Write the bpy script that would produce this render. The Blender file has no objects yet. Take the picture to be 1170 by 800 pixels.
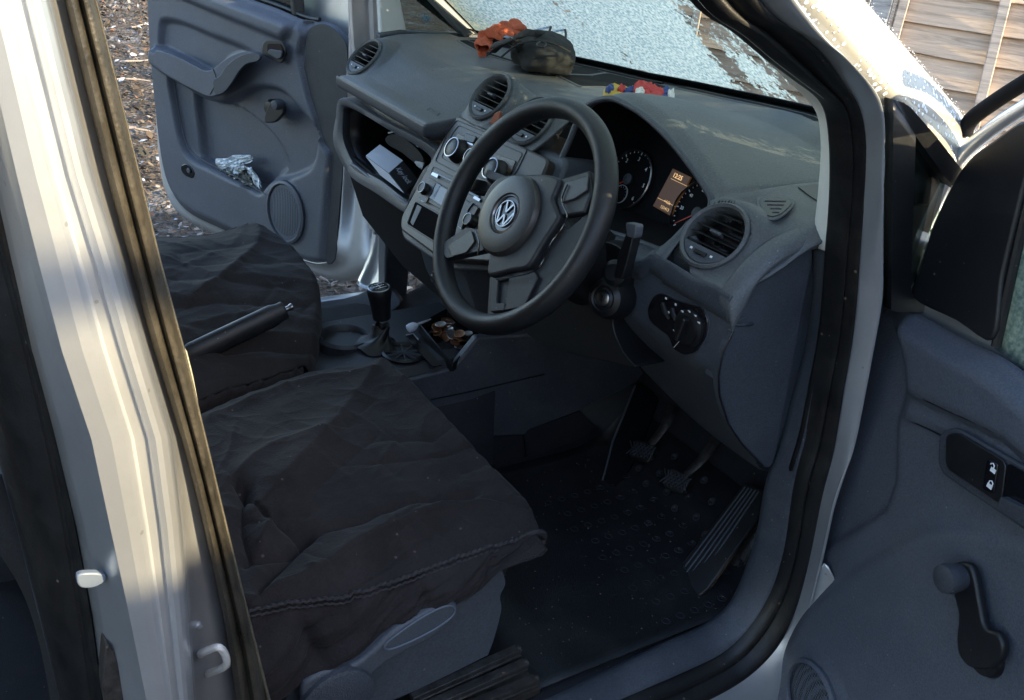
import bpy, bmesh, math, random
import numpy as np
from mathutils import Vector, Matrix, noise
random.seed(7); rnd = random.Random(11)
R = math.radians
# ------------------------------------------------------------------ camera model (metres; x forward, y left, z up)
F = 1070.6877
CAM = np.array([-0.75769321, -1.48748273, 1.42286595])
FW = np.array([0.5115845, 0.73567244, -0.4439227]); RT = np.array([0.84613373, -0.52120983, 0.11134639]); UPV = np.array([0.14946241, 0.43258106, 0.88912013])
def ray(px, py): return FW + RT*(px-585)/F - UPV*(py-400)/F
def at(px, py, ax, v):
    d = ray(px, py); i = 'xyz'.index(ax); t = (v-CAM[i])/d[i]; return CAM + t*d
def atp(px, py, P, n):
    d = ray(px, py); n = np.array(n, float); t = ((np.array(P)-CAM)@n)/(d@n); return CAM + t*d
def ip(v, xs, ys): return float(np.interp(v, xs, ys))
def sm(a, b, x):
    t = np.clip((x-a)/(b-a), 0, 1); return t*t*(3-2*t)

col = bpy.data.collections.new('scene'); bpy.context.scene.collection.children.link(col)
def tag(o, label=None, cat=None, group=None, kind=None):
    if label: o['label'] = label
    if cat: o['category'] = cat
    if group: o['group'] = group
    if kind: o['kind'] = kind
    return o
def empty(name, loc=(0,0,0)):
    o = bpy.data.objects.new(name, None); o.location = loc; o.empty_display_size = .1; col.objects.link(o); return o

# ------------------------------------------------------------------ materials
def mat(name, color, rough=.5, metal=0, bump=0, bscale=400, var=.0, vscale=8, spec=.5, coat=0, dust=0, dcol=(.35,.33,.3), dscale=300, rvar=.0, em=None, es=0, sheen=0):
    m = bpy.data.materials.new(name); m.use_nodes = True; nt = m.node_tree; N = nt.nodes; L = nt.links
    b = N['Principled BSDF']; b.inputs['Roughness'].default_value = rough; b.inputs['Metallic'].default_value = metal
    b.inputs['Specular IOR Level'].default_value = spec; b.inputs['Coat Weight'].default_value = coat
    b.inputs['Base Color'].default_value = (*color, 1)
    if sheen: b.inputs['Sheen Weight'].default_value = sheen; b.inputs['Sheen Roughness'].default_value = .5
    if em: b.inputs['Emission Color'].default_value = (*em, 1); b.inputs['Emission Strength'].default_value = es
    tc = N.new('ShaderNodeTexCoord'); out = None
    if var or dust:
        n = N.new('ShaderNodeTexNoise'); n.inputs['Scale'].default_value = vscale; n.inputs['Detail'].default_value = 6; n.inputs['Roughness'].default_value = .65
        L.new(tc.outputs['Object'], n.inputs['Vector'])
        mr = N.new('ShaderNodeMapRange'); mr.inputs[1].default_value = .3; mr.inputs[2].default_value = .7; mr.inputs[3].default_value = 1-var; mr.inputs[4].default_value = 1+var
        L.new(n.outputs['Fac'], mr.inputs[0])
        mx = N.new('ShaderNodeMix'); mx.data_type = 'RGBA'; mx.blend_type = 'MULTIPLY'; mx.inputs[0].default_value = 1; mx.inputs[6].default_value = (*color, 1)
        L.new(mr.outputs[0], mx.inputs[7]); out = mx.outputs[2]
        if bump and not metal:
            n3 = N.new('ShaderNodeTexNoise'); n3.inputs['Scale'].default_value = 330; n3.inputs['Detail'].default_value = 3; n3.inputs['Roughness'].default_value = .7; L.new(tc.outputs['Object'], n3.inputs['Vector'])
            m3 = N.new('ShaderNodeMapRange'); m3.inputs[1].default_value = .36; m3.inputs[2].default_value = .64; m3.inputs[3].default_value = .82; m3.inputs[4].default_value = 1.18; L.new(n3.outputs['Fac'], m3.inputs[0])
            x3 = N.new('ShaderNodeMix'); x3.data_type = 'RGBA'; x3.blend_type = 'MULTIPLY'; x3.inputs[0].default_value = 1; L.new(out, x3.inputs[6]); L.new(m3.outputs[0], x3.inputs[7]); out = x3.outputs[2]
        if rvar:
            rr = N.new('ShaderNodeMapRange'); rr.inputs[1].default_value = .3; rr.inputs[2].default_value = .7; rr.inputs[3].default_value = max(.05, rough-rvar); rr.inputs[4].default_value = min(1, rough+rvar)
            L.new(n.outputs['Fac'], rr.inputs[0]); L.new(rr.outputs[0], b.inputs['Roughness'])
        if dust:
            d = N.new('ShaderNodeTexVoronoi'); d.inputs['Scale'].default_value = dscale*.30
            L.new(tc.outputs['Object'], d.inputs['Vector'])
            sp = N.new('ShaderNodeSeparateColor'); L.new(d.outputs['Color'], sp.inputs[0])
            pw = N.new('ShaderNodeMath'); pw.operation = 'POWER'; L.new(sp.outputs[0], pw.inputs[0]); pw.inputs[1].default_value = 9
            th = N.new('ShaderNodeMath'); th.operation = 'MULTIPLY'; L.new(pw.outputs[0], th.inputs[0]); th.inputs[1].default_value = .17
            lt = N.new('ShaderNodeMath'); lt.operation = 'LESS_THAN'; L.new(d.outputs['Distance'], lt.inputs[0]); L.new(th.outputs[0], lt.inputs[1])
            d2 = N.new('ShaderNodeTexNoise'); d2.inputs['Scale'].default_value = 9; d2.inputs['Detail'].default_value = 10; d2.inputs['Roughness'].default_value = .75
            L.new(tc.outputs['Object'], d2.inputs['Vector'])
            r0 = N.new('ShaderNodeMapRange'); r0.inputs[1].default_value = .50; r0.inputs[2].default_value = .80; r0.inputs[3].default_value = 0; r0.inputs[4].default_value = dust*.22
            L.new(d2.outputs['Fac'], r0.inputs[0])
            sc1 = N.new('ShaderNodeMath'); sc1.operation = 'MULTIPLY'; L.new(lt.outputs[0], sc1.inputs[0]); sc1.inputs[1].default_value = min(1, dust*1.3)
            r = N.new('ShaderNodeMath'); r.operation = 'MAXIMUM'; L.new(sc1.outputs[0], r.inputs[0]); L.new(r0.outputs[0], r.inputs[1])
            m2 = N.new('ShaderNodeMix'); m2.data_type = 'RGBA'; L.new(r.outputs[0], m2.inputs[0]); L.new(out, m2.inputs[6]); m2.inputs[7].default_value = (*dcol, 1); out = m2.outputs[2]
        L.new(out, b.inputs['Base Color'])
    if bump:
        n = N.new('ShaderNodeTexNoise'); n.inputs['Scale'].default_value = bscale; n.inputs['Detail'].default_value = 3
        L.new(tc.outputs['Object'], n.inputs['Vector'])
        bp = N.new('ShaderNodeBump'); bp.inputs['Strength'].default_value = bump; bp.inputs['Distance'].default_value = .001
        L.new(n.outputs['Fac'], bp.inputs['Height']); L.new(bp.outputs[0], b.inputs['Normal'])
    return m
M = {}
M['dash'] = mat('dash_plastic', (.092,.100,.106), .5, bump=1, bscale=420, var=.10, vscale=7, dust=.35, dscale=420, rvar=.06)
M['lower'] = mat('lower_plastic', (.056,.064,.078), .5, bump=1, bscale=420, var=.10, vscale=7, dust=.25, dscale=420, rvar=.06)
M['door'] = mat('door_plastic', (.080,.088,.108), .5, bump=.9, bscale=420, var=.10, vscale=5, dust=.35, dscale=420, rvar=.06)
M['doordark'] = mat('door_dark_plastic', (.042,.047,.058), .55, bump=.9, bscale=420, var=.08, vscale=5, dust=.2)
M['sillp'] = mat('sill_plastic', (.055,.062,.075), .45, bump=.5, bscale=700, var=.15, vscale=9, dust=.4, dscale=350, rvar=.1)
M['black'] = mat('black_plastic', (.006,.0068,.0085), .42, bump=.2, bscale=900, var=.15, dust=.2, dscale=350)
M['gloss'] = mat('gloss_black', (.008,.008,.01), .15, var=.1)
M['rimrub'] = mat('wheel_rim_skin', (.010,.0112,.0135), .44, bump=.35, bscale=1200, var=.12, vscale=15, dust=.2, dscale=500, rvar=.08)
M['hub'] = mat('wheel_hub', (.014,.0155,.019), .42, bump=.4, bscale=1200, var=.1, dust=.3, dscale=500, rvar=.08)
M['spoke'] = mat('wheel_spoke', (.032,.031,.030), .34, bump=.2, bscale=1200, var=.1, dust=.2, dscale=500)
M['radio'] = mat('radio_plastic', (.038,.031,.027), .42, bump=.35, bscale=900, var=.12, vscale=12, dust=.2)  # brown cast of a reflection put into the base colour
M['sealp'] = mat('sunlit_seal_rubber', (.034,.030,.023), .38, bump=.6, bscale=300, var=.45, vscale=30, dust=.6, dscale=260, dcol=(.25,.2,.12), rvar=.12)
M['rubber'] = mat('rubber', (.0065,.0065,.007), .48, bump=.3, bscale=500, var=.25, vscale=20, dust=.5, dscale=260, dcol=(.22,.18,.12), rvar=.12)
M['trim'] = mat('pale_trim', (.78,.78,.74), .6, bump=.3, bscale=700)
M['chrome'] = mat('chrome', (.32,.32,.34), .3, 1, var=.1)
M['steel'] = mat('worn_steel', (.45,.43,.4), .35, .9, bump=.3, bscale=200, var=.35, vscale=60)
M['dirty'] = mat('dirty_metal', (.05,.047,.045), .5, .5, bump=.8, bscale=160, var=.6, vscale=60, dust=.8, dcol=(.3,.2,.12), dscale=200)
M['carpet'] = mat('footwell_carpet', (.009,.011,.015), .95, bump=1, bscale=700, var=.3, vscale=12, dust=.5, dscale=300, dcol=(.15,.12,.09))
M['mat'] = mat('floor_mat', (.010,.0115,.0135), .5, bump=.7, bscale=500, var=.4, vscale=9, dust=.6, dscale=300, dcol=(.12,.1,.08))
M['cloth'] = mat('seat_cover_cloth', (.0200,.0165,.0168), .8, bump=1, bscale=300, var=.35, vscale=5, dust=.55, dscale=260, dcol=(.14,.11,.10), sheen=.05, spec=.2)
M['seam'] = mat('seam_thread', (.030,.026,.028), .7, bump=.8, bscale=600, var=.4, vscale=90)
M['seatp'] = mat('seat_base_plastic', (.075,.085,.1), .5, bump=.4, bscale=800, var=.1, dust=.25)
M['grey'] = mat('light_grey', (.4,.42,.45), .5, var=.1)
M['white'] = mat('white_ink', (.85,.85,.85), .5)
M['dim'] = mat('dim_ink', (.42,.44,.47), .5)
M['red'] = mat('red_needle', (.6,.05,.02), .5)
M['card'] = mat('white_card', (.62,.66,.75), .6, var=.05)
M['cardb'] = mat('black_card', (.012,.012,.013), .45, var=.1)
M['amber'] = mat('amber_display', (.02,.012,.007), .4, spec=.3, em=(.55,.24,.07), es=.018)
M['bagcloth'] = mat('bag_cloth', (.042,.042,.042), .88, bump=1, bscale=700, var=.08, vscale=20, spec=.2)
M['strapc'] = mat('strap_cloth', (.02,.02,.02), .8, bump=1, bscale=1200, var=.2)
M['orange'] = mat('orange_cloth', (.55,.11,.045), .85, bump=.8, bscale=500, var=.25, vscale=40)
M['bluec'] = mat('blue_print', (.02,.05,.2), .7, var=.2); M['yellow'] = mat('yellow_print', (.6,.4,.05), .7, var=.2)
M['redc'] = mat('red_print', (.55,.03,.02), .7, bump=.4, var=.15); M['whitec'] = mat('white_print', (.7,.68,.62), .7, var=.1)
M['copper'] = mat('copper_coin', (.35,.17,.09), .4, .9, var=.4, vscale=150); M['coin'] = mat('silver_coin', (.5,.48,.45), .35, .95, var=.3, vscale=150)
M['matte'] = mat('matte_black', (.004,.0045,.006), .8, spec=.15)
M['fog'] = mat('dark_glass', (.01,.011,.012), .08, spec=.6)
def silver(name, base, rough, dirt=.3):
    m = mat(name, base, rough, .8, bump=.0, var=.10, vscale=5, dust=dirt, dscale=230, dcol=(.3,.27,.22), rvar=.05, coat=.25)
    nt = m.node_tree; N = nt.nodes; L = nt.links; b = N['Principled BSDF']
    tc = N.new('ShaderNodeTexCoord'); v = N.new('ShaderNodeTexVoronoi'); v.inputs['Scale'].default_value = 620; L.new(tc.outputs['Object'], v.inputs['Vector'])
    bp = N.new('ShaderNodeBump'); bp.inputs['Strength'].default_value = .12; bp.inputs['Distance'].default_value = .0005
    L.new(v.outputs['Color'], bp.inputs['Height']); L.new(bp.outputs[0], b.inputs['Normal'])
    return m
M['silver'] = silver('silver_paint', (.74,.76,.78), .34)
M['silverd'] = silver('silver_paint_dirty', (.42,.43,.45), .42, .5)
def frost_metal():
    m = silver('frosted_silver', (.30,.29,.255), .5); nt = m.node_tree; N = nt.nodes; L = nt.links; b = N['Principled BSDF']
    tc = N.new('ShaderNodeTexCoord'); v = N.new('ShaderNodeTexVoronoi'); v.inputs['Scale'].default_value = 130; L.new(tc.outputs['Object'], v.inputs['Vector'])
    n = N.new('ShaderNodeTexNoise'); n.inputs['Scale'].default_value = 14; n.inputs['Detail'].default_value = 4; L.new(tc.outputs['Object'], n.inputs['Vector'])
    a = N.new('ShaderNodeMath'); a.operation = 'SUBTRACT'; L.new(n.outputs['Fac'], a.inputs[0]); L.new(v.outputs['Distance'], a.inputs[1])
    r = N.new('ShaderNodeMapRange'); r.inputs[1].default_value = .12; r.inputs[2].default_value = .2; L.new(a.outputs[0], r.inputs[0])
    bp = N.new('ShaderNodeBump'); bp.inputs['Strength'].default_value = .8; bp.inputs['Distance'].default_value = .003; L.new(r.outputs[0], bp.inputs['Height']); L.new(bp.outputs[0], b.inputs['Normal'])
    old = b.inputs['Base Color'].links[0].from_socket
    mx = N.new('ShaderNodeMix'); mx.data_type = 'RGBA'; L.new(r.outputs[0], mx.inputs[0]); L.new(old, mx.inputs[6]); mx.inputs[7].default_value = (.8,.84,.88,1); L.new(mx.outputs[2], b.inputs['Base Color'])
    mm = N.new('ShaderNodeMath'); mm.operation = 'MULTIPLY_ADD'; L.new(r.outputs[0], mm.inputs[0]); mm.inputs[1].default_value = -.25; mm.inputs[2].default_value = .25; L.new(mm.outputs[0], b.inputs['Metallic'])
    return m
M['frostm'] = frost_metal()
def frost_glass(name, cover, streak=True, tint=(.62,.82,.90)):
    m = bpy.data.materials.new(name); m.use_nodes = True; nt = m.node_tree; N = nt.nodes; L = nt.links
    for n in list(N):
        if n.type != 'OUTPUT_MATERIAL': N.remove(n)
    out = [n for n in N if n.type == 'OUTPUT_MATERIAL'][0]
    tc = N.new('ShaderNodeTexCoord')
    n1 = N.new('ShaderNodeTexNoise'); n1.inputs['Scale'].default_value = 55; n1.inputs['Detail'].default_value = 8; n1.inputs['Roughness'].default_value = .75
    mp = N.new('ShaderNodeMapping'); mp.inputs['Rotation'].default_value = (0,0,R(35)); mp.inputs['Scale'].default_value = (1.5,4.5,1.5) if streak else (6,6,6)
    L.new(tc.outputs['Object'], mp.inputs[0])
    n2 = N.new('ShaderNodeTexNoise'); n2.inputs['Scale'].default_value = 1.0; n2.inputs['Detail'].default_value = 7; n2.inputs['Distortion'].default_value = .5
    L.new(tc.outputs['Object'], n1.inputs['Vector']); L.new(mp.outputs[0], n2.inputs['Vector'])
    a = N.new('ShaderNodeMath'); a.operation = 'MULTIPLY_ADD'; L.new(n2.outputs['Fac'], a.inputs[0]); a.inputs[1].default_value = 1.7; 
    L.new(n1.outputs['Fac'], a.inputs[2])
    r = N.new('ShaderNodeMapRange'); r.inputs[1].default_value = 1.52-cover; r.inputs[2].default_value = 1.56-cover; L.new(a.outputs[0], r.inputs[0])
    cr = N.new('ShaderNodeTexNoise'); cr.inputs['Scale'].default_value = 160; cr.inputs['Detail'].default_value = 4; L.new(tc.outputs['Object'], cr.inputs['Vector'])
    ramp = N.new('ShaderNodeValToRGB'); ramp.color_ramp.elements[0].position = .35; ramp.color_ramp.elements[0].color = (tint[0]*.17,tint[1]*.22,tint[2]*.25,1); ramp.color_ramp.elements[1].position = .66; ramp.color_ramp.elements[1].color = tuple(.44*v for v in tint)+(1,)
    L.new(cr.outputs['Fac'], ramp.inputs[0])
    tl = N.new('ShaderNodeBsdfTranslucent'); df = N.new('ShaderNodeBsdfDiffuse'); L.new(ramp.outputs[0], tl.inputs[0]); L.new(ramp.outputs[0], df.inputs[0])
    ms = N.new('ShaderNodeMixShader'); ms.inputs[0].default_value = .3; L.new(tl.outputs[0], ms.inputs[1]); L.new(df.outputs[0], ms.inputs[2])
    tr = N.new('ShaderNodeBsdfTransparent'); tr.inputs[0].default_value = (.42,.47,.47,1); gl = N.new('ShaderNodeBsdfGlossy'); gl.inputs['Roughness'].default_value = .05
    mg = N.new('ShaderNodeMixShader'); mg.inputs[0].default_value = .08; L.new(tr.outputs[0], mg.inputs[1]); L.new(gl.outputs[0], mg.inputs[2])
    mf = N.new('ShaderNodeMixShader'); L.new(r.outputs[0], mf.inputs[0]); L.new(mg.outputs[0], mf.inputs[1]); L.new(ms.outputs[0], mf.inputs[2])
    L.new(mf.outputs[0], out.inputs[0]); return m
M['wscreen'] = frost_glass('frosted_windscreen', .315)
M['dglass'] = frost_glass('misted_glass', .75, False, (.5,.62,.64))
M['qglass'] = frost_glass('wet_glass', -.12, False)

# ------------------------------------------------------------------ mesh builder
class MB:
    def __init__(s): s.v = []; s.f = []; s.m = []
    def add(s, V, Fc, mi=0):
        o = len(s.v); s.v += [tuple(map(float, p)) for p in V]; s.f += [tuple(i+o for i in f) for f in Fc]; s.m += [mi]*len(Fc); return s
    def grid(s, rows, mi=0, cu=False, cv=False):
        n = len(rows); k = len(rows[0]); V = [p for r in rows for p in r]; Fc = []
        for i in range(n if cv else n-1):
            for j in range(k if cu else k-1):
                a = i*k+j; b = i*k+(j+1)%k; c = ((i+1)%n)*k+(j+1)%k; d = ((i+1)%n)*k+j; Fc.append((a,b,c,d))
        return s.add(V, Fc, mi)
    def slab(s, pts, dv, mi=0):
        pts = [np.array(p, float) for p in pts]; dv = np.array(dv, float); n = len(pts)
        V = pts + [p+dv for p in pts]; Fc = [tuple(range(n)), tuple(range(2*n-1, n-1, -1))] + [(i, i+n, (i+1)%n+n, (i+1)%n) for i in range(n)]
        return s.add(V, Fc, mi)
    def box(s, c, size, rot=None, mi=0):
        Rm = rot if rot is not None else np.eye(3); V = []
        for z in (-.5,.5):
            for x, y in ((-.5,-.5),(.5,-.5),(.5,.5),(-.5,.5)): V.append(np.array(c)+Rm@np.array([x*size[0], y*size[1], z*size[2]]))
        return s.add(V, [(3,2,1,0),(4,5,6,7),(0,1,5,4),(1,2,6,5),(2,3,7,6),(3,0,4,7)], mi)
    def tube(s, pts, r, n=10, mi=0, closed=False, flat=1., up=(0,0,1), cap=True):
        pts = [np.array(p, float) for p in pts]; rows = []; k = len(pts)
        for i, p in enumerate(pts):
            a = pts[(i-1) % k] if (i or closed) else p; b = pts[(i+1) % k] if (i < k-1 or closed) else p
            t = b-a; t /= np.linalg.norm(t)+1e-12; u = np.cross(up, t)
            if np.linalg.norm(u) < 1e-3: u = np.cross((1,0,0), t)
            u /= np.linalg.norm(u); w = np.cross(t, u); rr = r[i] if hasattr(r, '__len__') else r
            rows.append([p + rr*(math.cos(q)*u + math.sin(q)*w*flat) for q in np.linspace(0, 2*math.pi, n, endpoint=False)])
        s.grid(rows, mi, cu=True, cv=closed)
        if cap and not closed:
            o = len(s.v)-k*n; s.f.append(tuple(o+j for j in range(n))[::-1]); s.f.append(tuple(o+(k-1)*n+j for j in range(n))); s.m += [mi, mi]
        return s
    def lathe(s, P, ax, prof, n=32, mi=0, cap=True, u=None, el=1.):
        P = np.array(P, float); ax = np.array(ax, float); ax /= np.linalg.norm(ax)
        if u is None: u = np.cross(ax, (0,0,1)) if abs(ax[2]) < .95 else np.cross(ax, (1,0,0))
        u = np.array(u, float); u = u-ax*(u@ax); u /= np.linalg.norm(u); w = np.cross(ax, u)
        rows = [[P+ax*h+r*(math.cos(q)*u+math.sin(q)*w*el) for q in np.linspace(0, 2*math.pi, n, endpoint=False)] for r, h in prof]
        o = len(s.v); s.grid(rows, mi, cu=True)
        if cap: s.f.append(tuple(o+j for j in range(n))[::-1]); s.f.append(tuple(o+(len(rows)-1)*n+j for j in range(n))); s.m += [mi, mi]
        return s
    def text(s, txt, P, u, v, h, mi=0, depth=.0006, bold=False):
        cu = bpy.data.curves.new('t', 'FONT'); cu.body = txt; cu.size = 1; cu.extrude = 0; cu.align_x = 'CENTER'; cu.align_y = 'CENTER'; cu.resolution_u = 3
        if bold: cu.offset = .02
        o = bpy.data.objects.new('t', cu); bpy.context.scene.collection.objects.link(o); bpy.context.view_layer.update()
        me = bpy.data.meshes.new_from_object(o.evaluated_get(bpy.context.evaluated_depsgraph_get()))
        u = np.array(u, float); v = np.array(v, float); P = np.array(P, float)
        s.add([P+u*p.co.x*h+v*p.co.y*h for p in me.vertices], [tuple(q.vertices) for q in me.polygons], mi)
        bpy.data.objects.remove(o); bpy.data.curves.remove(cu); bpy.data.meshes.remove(me); return s
    def build(s, name, mats, parent=None, bevel=0, seg=2, sub=0, solid=0, soff=-1, smooth=True, ang=40, recalc=True):
        if not isinstance(mats, (list, tuple)): mats = [mats]
        me = bpy.data.meshes.new(name); me.from_pydata(s.v, [], s.f); me.update()
        for m in mats: me.materials.append(M[m] if isinstance(m, str) else m)
        for p, i in zip(me.polygons, s.m): p.material_index = i; p.use_smooth = smooth
        if recalc:
            bm = bmesh.new(); bm.from_mesh(me); bmesh.ops.recalc_face_normals(bm, faces=bm.faces); bm.to_mesh(me); bm.free()
        if smooth: me.set_sharp_from_angle(angle=R(ang))
        o = bpy.data.objects.new(name, me); col.objects.link(o)
        if solid: q = o.modifiers.new('solid', 'SOLIDIFY'); q.thickness = solid; q.offset = soff
        if bevel: q = o.modifiers.new('bevel', 'BEVEL'); q.width = bevel; q.segments = seg; q.limit_method = 'ANGLE'; q.angle_limit = R(35); q.harden_normals = False
        if sub: q = o.modifiers.new('sub', 'SUBSURF'); q.levels = sub; q.render_levels = sub
        if parent is not None:
            o.parent = parent; w = Vector((0,0,0)); p = parent
            while p is not None: w += p.location; p = p.parent
            o.matrix_parent_inverse = Matrix.Translation(-w)
        return o
def cr(pts, n=8, closed=False):
    pts = [np.array(p, float) for p in pts]; out = []; k = len(pts)
    for i in range(k if closed else k-1):
        if closed: a, b, c, d = pts[i-1], pts[i], pts[(i+1) % k], pts[(i+2) % k]
        else: a, b, c, d = pts[max(i-1, 0)], pts[i], pts[i+1], pts[min(i+2, k-1)]
        for t in np.arange(n)/n:
            out.append(.5*((2*b)+(-a+c)*t+(2*a-5*b+4*c-d)*t*t+(-a+3*b-3*c+d)*t**3))
    if not closed: out.append(pts[-1])
    return out
def resamp(pts, n):
    P = np.array(pts, float); d = np.r_[0, np.cumsum(np.linalg.norm(np.diff(P, axis=0), axis=1))]; q = np.linspace(0, d[-1], n)
    return np.stack([np.interp(q, d, P[:, i]) for i in range(P.shape[1])], 1)
def rnd_poly(pts, r, n=5):
    pts = [np.array(p, float) for p in pts]; out = []; k = len(pts)
    for i in range(k):
        p = pts[i]; a = pts[i-1]-p; b = pts[(i+1) % k]-p; la = np.linalg.norm(a); lb = np.linalg.norm(b); rr = min(r, la*.45, lb*.45)
        A = p+a/la*rr; B = p+b/lb*rr
        for t in np.linspace(0, 1, n): out.append((1-t)**2*A+2*t*(1-t)*p+t*t*B)
    return out
def frame(n, up=(0,0,1)):
    n = np.array(n, float); n /= np.linalg.norm(n); u = np.cross(up, n); u /= np.linalg.norm(u); v = np.cross(n, u); return u, v, n   # u right-hand when looking against n
def seg_d(P, pts):
    """distance of points P (N,2) to a polyline"""
    D = np.full(len(P), 1e9)
    for a, b in zip(pts[:-1], pts[1:]):
        a = np.array(a); b = np.array(b); ab = b-a; t = np.clip(((P-a)@ab)/(ab@ab+1e-12), 0, 1); D = np.minimum(D, np.linalg.norm(P-(a+t[:, None]*ab), axis=1))
    return D
def poly_sd(P, poly):
    """signed distance, negative inside"""
    poly = [np.array(p) for p in poly]; D = seg_d(P, poly+[poly[0]]); ins = np.zeros(len(P), bool); j = len(poly)-1
    for i in range(len(poly)):
        xi, yi = poly[i]; xj, yj = poly[j]
        c = ((yi > P[:, 1]) != (yj > P[:, 1])) & (P[:, 0] < (xj-xi)*(P[:, 1]-yi)/(yj-yi+1e-12)+xi); ins ^= c; j = i
    return np.where(ins, -D, D)
def nz(p, s=1., o=0): return noise.noise(Vector((p[0]*s+o, p[1]*s+o*.7, p[2]*s-o)))

# ================================================================== THE VAN
van = tag(empty('van', (0,0,0)), 'silver van with its front doors open, dark grey dashboard and frosted windscreen', 'van')
# ---- B-pillar: outer silver face, rubber seals both sides (stations given as rows down the pillar)
PY = [0,100,200,300,400,500,600,700,800]
def col_(data): xs, ys = zip(*[(b, a) for a, b in data]); return [ip(y, xs, ys) if y >= xs[0] else ys[0]+(y-xs[0])*(ys[1]-ys[0])/(xs[1]-xs[0]) for y in PY]
c_b0 = col_([(0,480),(34,603),(62,716),(84,800)])
c_b1 = col_([(20,350),(42,434),(73,575),(90,688),(107,789)])
c_b2 = col_([(0,225),(37,390),(56,462),(84,575),(104,676),(120,800)])
c_b3 = col_([(0,135),(30,265),(65,400),(84,440),(107,535),(132,654),(155,744),(165,800)])
c_b4 = col_([(52,0),(102,200),(150,350),(163,400),(188,462),(203,575),(211,688),(219,800)])
c_b5 = col_([(75,0),(122,200),(163,350),(175,400),(199,462),(228,575),(253,688),(272,800)])
c_b6 = col_([(108,0),(158,200),(194,350),(209,400),(242,535),(270,654),(307,800)])
def strip(cols):
    """cols: list of (pixel column values, y depth, extra dy). -> rows of 3D points, extended up and down"""
    rows = []
    for i, py in enumerate(PY):
        rows.append([at(cx[i], py, 'y', y)+np.array([dx, 0, 0]) for cx, y, dx in cols])
    a, b = rows[0], rows[1]; top = []
    for zt in (1.64, 1.5, 1.4):
        r = []
        for p, q in zip(a, b):
            k = (zt-p[2])/(p[2]-q[2]); e = p+(p-q)*k; e[1] += .10*max(0, zt-1.32)**1.2+.0; r.append(e)
        top.append(r)
    c, d = rows[-1], rows[-2]; bot = []
    for zb in (.5, .42):
        r = []
        for p, q in zip(c, d):
            k = (zb-p[2])/(q[2]-p[2]); e = p+(q-p)*k; r.append(np.array([p[0]+(e[0]-p[0])*.3, p[1], zb]))
        bot.append(r)
    return top+rows+bot
def mixc(a, b, t): return [x*(1-t)+y*t for x, y in zip(a, b)]
pil = empty('pillar', (-.62, -.85, .4)); pil.parent = van
def lerpcols(spec): return spec
face = strip([(c_b2, -.805, 0), (mixc(c_b2, c_b3, .35), -.835, 0), (mixc(c_b2, c_b3, .8), -.858, 0), (c_b3, -.868, 0), (mixc(c_b3, c_b4, .08), -.875, 0), (mixc(c_b3, c_b4, .3), -.878, 0),
              (mixc(c_b3, c_b4, .44), -.878, 0), (mixc(c_b3, c_b4, .50), -.875, 0), (mixc(c_b3, c_b4, .53), -.869, 0), (mixc(c_b3, c_b4, .56), -.867, 0), (mixc(c_b3, c_b4, .68), -.8665, 0), (mixc(c_b3, c_b4, .76), -.8675, 0), (mixc(c_b3, c_b4, .79), -.872, 0), (mixc(c_b3, c_b4, .83), -.8735, 0), (mixc(c_b3, c_b4, .88), -.872, 0), (mixc(c_b3, c_b4, .94), -.867, 0), (c_b4, -.86, 0)])
MB().grid(face).build('pillar_face', 'silver', pil, solid=.004, soff=0, ang=15)
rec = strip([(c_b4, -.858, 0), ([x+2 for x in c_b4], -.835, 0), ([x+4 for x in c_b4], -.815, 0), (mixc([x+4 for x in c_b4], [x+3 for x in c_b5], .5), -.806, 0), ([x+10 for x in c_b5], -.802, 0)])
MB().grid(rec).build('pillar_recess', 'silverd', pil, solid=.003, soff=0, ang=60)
w6 = mixc(c_b5, c_b6, .5)
seal = strip([(c_b5, -.803, 0), (mixc(c_b5, c_b6, .05), -.818, 0), (mixc(c_b5, c_b6, .2), -.824, 0), (mixc(c_b5, c_b6, .38), -.818, 0), (mixc(c_b5, c_b6, .45), -.811, 0), (mixc(c_b5, c_b6, .52), -.812, 0),
              (mixc(c_b5, c_b6, .62), -.822, 0), (mixc(c_b5, c_b6, .8), -.820, 0), (mixc(c_b5, c_b6, .9), -.808, 0), (mixc(c_b5, c_b6, .95), -.806, 0), (c_b6, -.800, 0), ([x+1 for x in c_b6], -.77, 0), ([x-6 for x in c_b6], -.735, 0)])
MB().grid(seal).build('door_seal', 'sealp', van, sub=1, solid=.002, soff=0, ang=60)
lip = strip([([x-1.5 for x in c_b6], -.8035, 0), ([x+.8 for x in c_b6], -.8045, 0), ([x+1.6 for x in c_b6], -.79, 0)])
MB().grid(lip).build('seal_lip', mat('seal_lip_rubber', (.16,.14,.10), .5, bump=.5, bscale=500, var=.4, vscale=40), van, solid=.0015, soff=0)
rub = strip([([x-14 for x in c_b0], -.70, 0), (c_b0, -.765, 0), (mixc(c_b0, c_b1, .4), -.775, 0), (mixc(c_b0, c_b1, .5), -.782, 0), (mixc(c_b0, c_b1, .95), -.79, 0), (c_b1, -.785, 0), (mixc(c_b1, c_b2, .3), -.80, 0), (mixc(c_b1, c_b2, .8), -.812, 0), (c_b2, -.80, 0)])
MB().grid(rub).build('sliding_door_seal', 'rubber', van, sub=1, solid=.002, soff=0, ang=60)
# inner trim of the pillar behind the seals (gives it its depth)
inn = strip([([x-14 for x in c_b0], -.70, 0), (mixc(c_b0, c_b6, .35), -.665, 0), (mixc(c_b0, c_b6, .7), -.665, 0), ([x-6 for x in c_b6], -.735, 0)])
MB().grid(inn).build('pillar_trim', 'sillp', pil, solid=.003, soff=0)
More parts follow.
